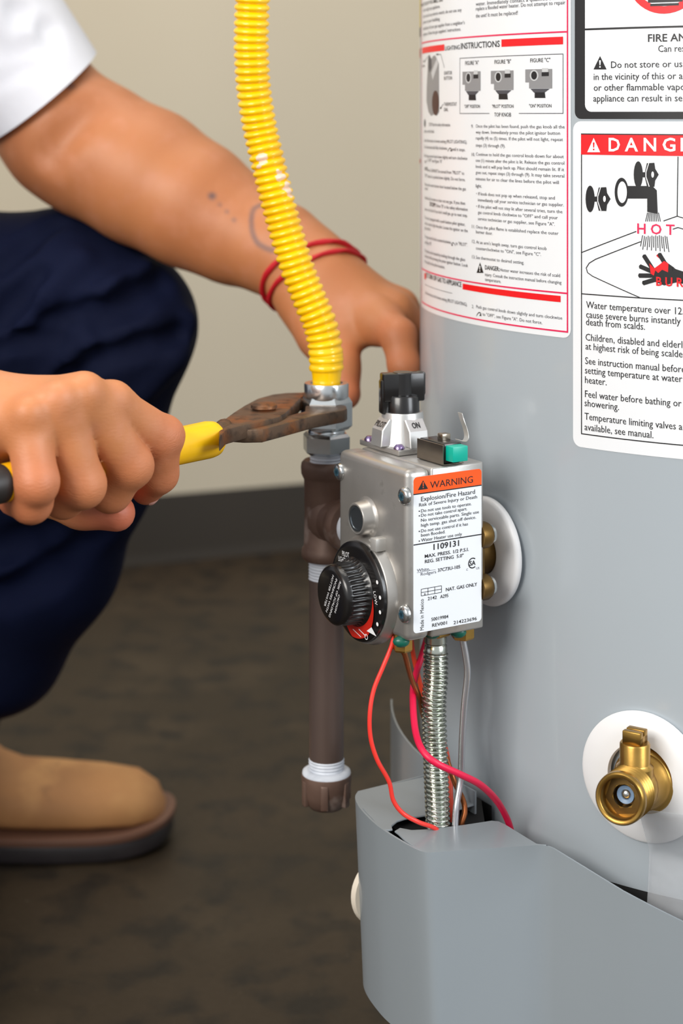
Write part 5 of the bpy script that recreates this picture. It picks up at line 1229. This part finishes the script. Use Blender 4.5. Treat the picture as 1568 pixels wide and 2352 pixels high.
# eyes and hair
for sg in (1, -1):
    mb = MB(); mb.sphere(head + V(0.079, 0.031 * sg, -0.004), 0.0115, 16); ey = obj('eye', mb, mat('eye_white', (232, 228, 222), 0.2), person)
    mb = MB(); mb.sphere(head + V(0.0875, 0.031 * sg, -0.006), 0.0050, 12); obj('iris', mb, mat('iris', (50, 34, 24), 0.2), ey)
hair = Field([(head + V(-0.012, 0, 0.018), head + V(-0.012, 0, 0.018), 0.092, 0.092), (head + V(-0.04, 0, -0.03), head + V(-0.045, 0, -0.05), 0.06, 0.05)], 0.02, minus=[((head + V(0.11, 0, -0.05), head + V(0.10, 0, 0.00), 0.085, 0.055), 0.01)])
v_, q_ = hair.mesh(0.004); field_obj('hair', v_, q_, mat('dark_hair', (30, 24, 20), 0.6, bump=(300.0, 0.5, 0.002, (1, 1, 0.2))), person)

# bracelets: two red cords around the left wrist
def cord(name, c, e1, r, e2=V(-0.020, -0.030, 0.023)):
    e1 = nrm(e1); e2 = nrm(e2 - e1 * np.dot(e1, e2)); pts = []
    for k in range(48):
        a = 2 * math.pi * k / 48; dr = math.cos(a) * e1 + math.sin(a) * e2; lo, hi = 0.0, 0.09
        ts = np.linspace(0, 0.09, 60); f = body(np.array([c + dr * t for t in ts])); i = int(np.argmax(f > 0)); pts.append(c + dr * (ts[i] + r * 0.6))
    pts = np.array(pts)
    for _ in range(3): pts = (np.roll(pts, 1, 0) + 2 * pts + np.roll(pts, -1, 0)) / 4
    pts = [pts[i % 48] for i in range(49)]
    m = MB(); m.tube(pts, lambda i, a: r * (1 + 0.18 * math.sin(2 * a + i * 1.3)), 10); return obj(name, m, mat('red_cord', (196, 18, 34), 0.55), person, label='red cord bracelet')
cW = P(722, 630, 1.222)
cord('bracelet', cW, P(815, 585, 1.222) - cW, 0.0019); cord('bracelet', P(734, 642, 1.218), P(818, 604, 1.220) - P(734, 642, 1.218), 0.0017, V(-0.012, -0.030, 0.017))

# shirt
dU = nrm(eL - sL_); hemp = P(98, 236, 1.305); dUr = nrm(eR - sR_); hemr = sR_ + (eR - sR_) * 0.62
shirt_core = [(V(-0.45, 1.25, 0.80), V(-0.62, 1.26, 0.46), 0.145, 0.155), (sL_ + V(-0.01, -0.02, 0.0), V(-0.46, 1.25, 0.83), 0.085, 0.12), (sR_ + V(-0.01, 0.02, 0), V(-0.46, 1.25, 0.83), 0.085, 0.12), (neck0 + V(0, 0, -0.02), neck0 + V(0.01, 0, 0.005), 0.075, 0.068)]
sl1 = [(sL_, hemp + dU * 0.03, 0.082, 0.0515)]; sl2 = [(sR_, hemr + dUr * 0.03, 0.080, 0.060)]
shirt = Field(shirt_core, 0.05, [(sl1, 0.01, 0.03), (sl2, 0.01, 0.03)])
fold = []
for (ax_, ay_), (bx_, by_), r in (((40, 20), (25, 80), 0.008), ((0, 120), (75, 105), 0.010), ((-30, 190), (60, 150), 0.008), ((110, 60), (118, 110), 0.006), ((-60, 40), (-10, 100), 0.01)):
    a, b = shirt.hit(ax_, ay_), shirt.hit(bx_, by_)
    if a is not None and b is not None: fold.append(((a, b, r, r * 0.5), 0.012))
class CutField(Field):
    def __call__(s, p, near=None):
        p = np.asarray(p, np.float32); r = Field.__call__(s, p, near)
        for pt, n, R in s.local: 
            q = p - np.asarray(pt, np.float32); m = (q * q).sum(1) < R * R; r = np.where(m, np.maximum(r, q @ np.asarray(n, np.float32)), r)
        return r
sh = CutField(shirt_core, 0.05, [(sl1, 0.01, 0.03), (sl2, 0.01, 0.03)], minus=fold); hl = P(-12, 322, 1.27) - P(207, 150, 1.27); nh = nrm(np.cross(hl, V(0, 1, 0))); nh = nh if nh[2] < 0 else -nh; hemN = nrm(nh + V(0, 0.22, 0)); hemP = P(100, 236, 1.262)
sh.local = []; hems = [(hemP, hemN, 0.125), (hemr, dUr, 0.115)]
v_, q_ = sh.mesh(0.0032)
M_shirt = mat('white_cotton', (226, 227, 234), 0.8, bump=[(700.0, 0.15, 0.0006), (12.0, 0.35, 0.012)], vary=(5.0, (218, 220, 228), 0.4, 0.7))
shirt_o = field_obj('shirt', v_, q_, M_shirt, person)
bm = bmesh.new(); bm.from_mesh(shirt_o.data); o0 = origin_of(person)
for pt_h, n_h, R_h in hems:                                  # open the sleeves at their hems
    fs_ = [f for f in bm.faces if np.linalg.norm(np.array(f.calc_center_median()) + o0 - pt_h) < R_h]
    es_ = {e for f in fs_ for e in f.edges}; vs_ = {q for f in fs_ for q in f.verts}
    bmesh.ops.bisect_plane(bm, geom=list(vs_) + list(es_) + fs_, plane_co=tuple(pt_h - o0), plane_no=tuple(n_h), clear_outer=True)
bm.to_mesh(shirt_o.data); bm.free(); shirt_o.data.polygons.foreach_set('use_smooth', [True] * len(shirt_o.data.polygons))
# trousers
hipL, hipR = V(-0.66, 1.36, 0.40), V(-0.66, 1.16, 0.38)
k1 = (276, 748, 1.305, 0.0525)
tr_core = [(hipL, V(-0.64, 1.26, 0.46), 0.13, 0.15), (hipR, V(-0.64, 1.26, 0.46), 0.13, 0.15)]
legL = [(hipL, P(-60, 770, 1.335), 0.115, 0.092), (P(-60, 770, 1.335), P(150, 702, 1.32), 0.092, 0.0695), (P(150, 702, 1.32), P(*k1[:3]), 0.0695, 0.0535), cn(k1, (174, 1072, 1.33, 0.0572)), cn((174, 1072, 1.33, 0.0572), (98, 1285, 1.355, 0.0560)), cn((98, 1285, 1.355, 0.0560), (0, 1482, 1.385, 0.0505)),
        (P(150, 900, 1.34), P(-180, 1350, 1.40), 0.070, 0.062), (P(-140, 1590, 1.46), P(-135, 1700, 1.475), 0.050, 0.046), (P(-10, 1490, 1.39), P(-140, 1590, 1.45), 0.046, 0.05)]
kR = V(-0.36, 1.07, 0.075)
legR = [(hipR, kR, 0.115, 0.062), (kR, V(-0.70, 1.10, 0.07), 0.062, 0.056)]
tb = Field(tr_core, 0.04, [(legL, 0.022, 0.05), (legR, 0.025, 0.05)])
ridge, valley = [], []
def fl(lst, pix, r0, r1, k, depth=0.0):
    pts = [tb.hit(x, y) for x, y in pix]
    for a, b in zip(pts, pts[1:]):
        if a is None or b is None: continue
        off = V(0, depth, 0); lst.append(((a + off, b + off, r0, r1), k))
fl(ridge, [(340, 628), (265, 668), (190, 706)], 0.009, 0.007, 0.012, 0.002)
fl(ridge, [(150, 860), (205, 800), (215, 735)], 0.006, 0.005, 0.010, 0.002)
fl(ridge, [(100, 900), (160, 815)], 0.006, 0.005, 0.010, 0.002)
fl(ridge, [(425, 740), (400, 820), (330, 900)], 0.008, 0.006, 0.012, 0.003)
fl(ridge, [(180, 600), (100, 680), (10, 790)], 0.008, 0.007, 0.014, 0.003)
fl(ridge, [(240, 1200), (120, 1290), (0, 1330)], 0.010, 0.008, 0.016, 0.004)
fl(valley, [(122, 513), (60, 560), (0, 612)], 0.006, 0.007, 0.010)
fl(valley, [(85, 632), (40, 685), (0, 735)], 0.006, 0.008, 0.012)
fl(valley, [(365, 650), (300, 690), (225, 735)], 0.009, 0.008, 0.014)
fl(valley, [(410, 766), (330, 795), (225, 825)], 0.007, 0.006, 0.010)
fl(valley, [(205, 705), (150, 730), (110, 735)], 0.006, 0.005, 0.009)
fl(valley, [(130, 775), (60, 780), (0, 800)], 0.005, 0.005, 0.009)
fl(valley, [(215, 825), (160, 865), (120, 900)], 0.006, 0.006, 0.010)
fl(valley, [(230, 1225), (110, 1320), (0, 1370)], 0.010, 0.010, 0.016)
fl(valley, [(120, 1220), (50, 1245), (0, 1260)], 0.008, 0.008, 0.014)
tf = Field(tr_core, 0.04, [(legL, 0.022, 0.05), (legR, 0.025, 0.05)], plus=ridge, minus=valley)
v_, q_ = tf.mesh(0.0036)
v_[:, 2] = np.maximum(v_[:, 2], 0.004)
M_navy = mat('navy_cloth', (17, 24, 52), 0.8, bump=[(900.0, 0.2, 0.0005), (26.0, 0.25, 0.006)], vary=(6.0, (13, 18, 38), 0.4, 0.7), spec=0.12)
field_obj('trousers', v_, q_, M_navy, person, label='navy work trousers')

# boots: lofted upper on a welted sole
M_suede = mat('tan_leather', (190, 136, 84), 0.7, vary=[(7.0, (150, 104, 64), 0.35, 0.65), (16.0, (196, 146, 92), 0.5, 0.7), (30.0, (118, 84, 56), 0.62, 0.78)], bump=[(160.0, 0.2, 0.001), (30.0, 0.25, 0.003)])
M_sole = mat('black_rubber', (44, 40, 42), 0.42, vary=(20.0, (58, 52, 54), 0.4, 0.7)); M_welt = mat('brown_welt', (106, 72, 56), 0.55)
def boot(tip, dirx, shaft_dir):
    "toe tip on the floor, heading; returns upper, sole and welt builders"
    ex = nrm(dirx); ey = np.cross(Z, ex)
    stn = [(0.000, 0.012, 0.030, 0.022), (0.008, 0.030, 0.044, 0.022), (0.025, 0.043, 0.053, 0.021), (0.055, 0.049, 0.057, 0.021), (0.095, 0.050, 0.061, 0.021), (0.125, 0.048, 0.064, 0.021), (0.142, 0.046, 0.072, 0.021), (0.165, 0.044, 0.092, 0.021), (0.20, 0.040, 0.125, 0.021), (0.235, 0.037, 0.150, 0.021), (0.265, 0.034, 0.155, 0.021), (0.288, 0.028, 0.150, 0.021), (0.300, 0.010, 0.140, 0.022)]
    m = MB(); vs = []; fs = []; n = 28
    for x, hw, top, bot in stn:
        for k in range(n):
            a = 2 * math.pi * k / n; c, s = math.cos(a), math.sin(a); e = 0.62
            y = hw * math.copysign(abs(c) ** e, c); zz = (top + bot) / 2 + (top - bot) / 2 * math.copysign(abs(s) ** (0.75 if s > 0 else 0.5), s)
            y *= 1 - 0.22 * max(0, (zz - bot) / (top - bot)) ** 2
            vs.append(tip - ex * (x + 0.004) + ey * y + Z * zz)
    for i in range(len(stn) - 1):
        for k in range(n): fs.append((i * n + k, (i + 1) * n + k, (i + 1) * n + (k + 1) % n, i * n + (k + 1) % n))
    fs.append(tuple(range(n))); fs.append(tuple(range((len(stn) - 1) * n + n - 1, (len(stn) - 1) * n - 1, -1))); m.add(vs, fs)
    out = []
    def outline(off):
        xs = [(-0.001 - off, 0.0), (0.001 - off, 0.012), (0.007 - off * 0.7, 0.028), (0.020, 0.041), (0.045, 0.049), (0.085, 0.052), (0.13, 0.050), (0.18, 0.042), (0.23, 0.040), (0.275, 0.038), (0.298, 0.026), (0.306 + off, 0.0)]
        up = [(x, y + (off if 0 < i < len(xs) - 1 else 0)) for i, (x, y) in enumerate(xs)]; full = up + [(x, -y) for x, y in up[-2:0:-1]]
        return [(q[0], q[1]) for q in spline([V(x, y, 0) for x, y in full + [full[0]]], 4)[:-1]]
    def slab(off, z0, z1, bev, spring=True):
        s = MB(); s.prism(outline(off), tip, -ex, ey, Z, z0, z1, bev, 2)
        if spring:
            s.v = [(lambda p: tuple(p + Z * 0.006 * max(0, 1 - np.dot(tip - p, ex) / 0.06) ** 2))(np.array(q)) for q in s.v]
        return s
    return m, slab(0.002, 0.0, 0.0165, 0.003), slab(0.004, 0.0155, 0.0215, 0.0012)
def add_boot(tip, dirx):
    up, so, we = boot(tip, dirx, None); o = obj('boot', up, M_suede, person, smooth=60, label='worn tan leather work boot'); obj('sole', so, M_sole, o, smooth=50); obj('welt', we, M_welt, o, smooth=40)
    ex = nrm(dirx); ey = np.cross(Z, ex); sm = MB(); sm.tube(spline([tip - ex * (0.142 + 0.05 * k * k) + ey * (-0.047 + 0.0135 * k ** 3.2) + Z * (0.040 + 0.030 * k) for k in (0.0, 0.3, 0.6, 0.85, 1.1)], 5), 0.0016, 8); obj('seam', sm, M_welt, o, smooth=60)
add_boot(V(-0.147, 1.493, 0.0), V(1, 0.03, 0)); add_boot(V(-0.72, 1.10, 0.0), V(-1, -0.05, 0))

flush_prints()
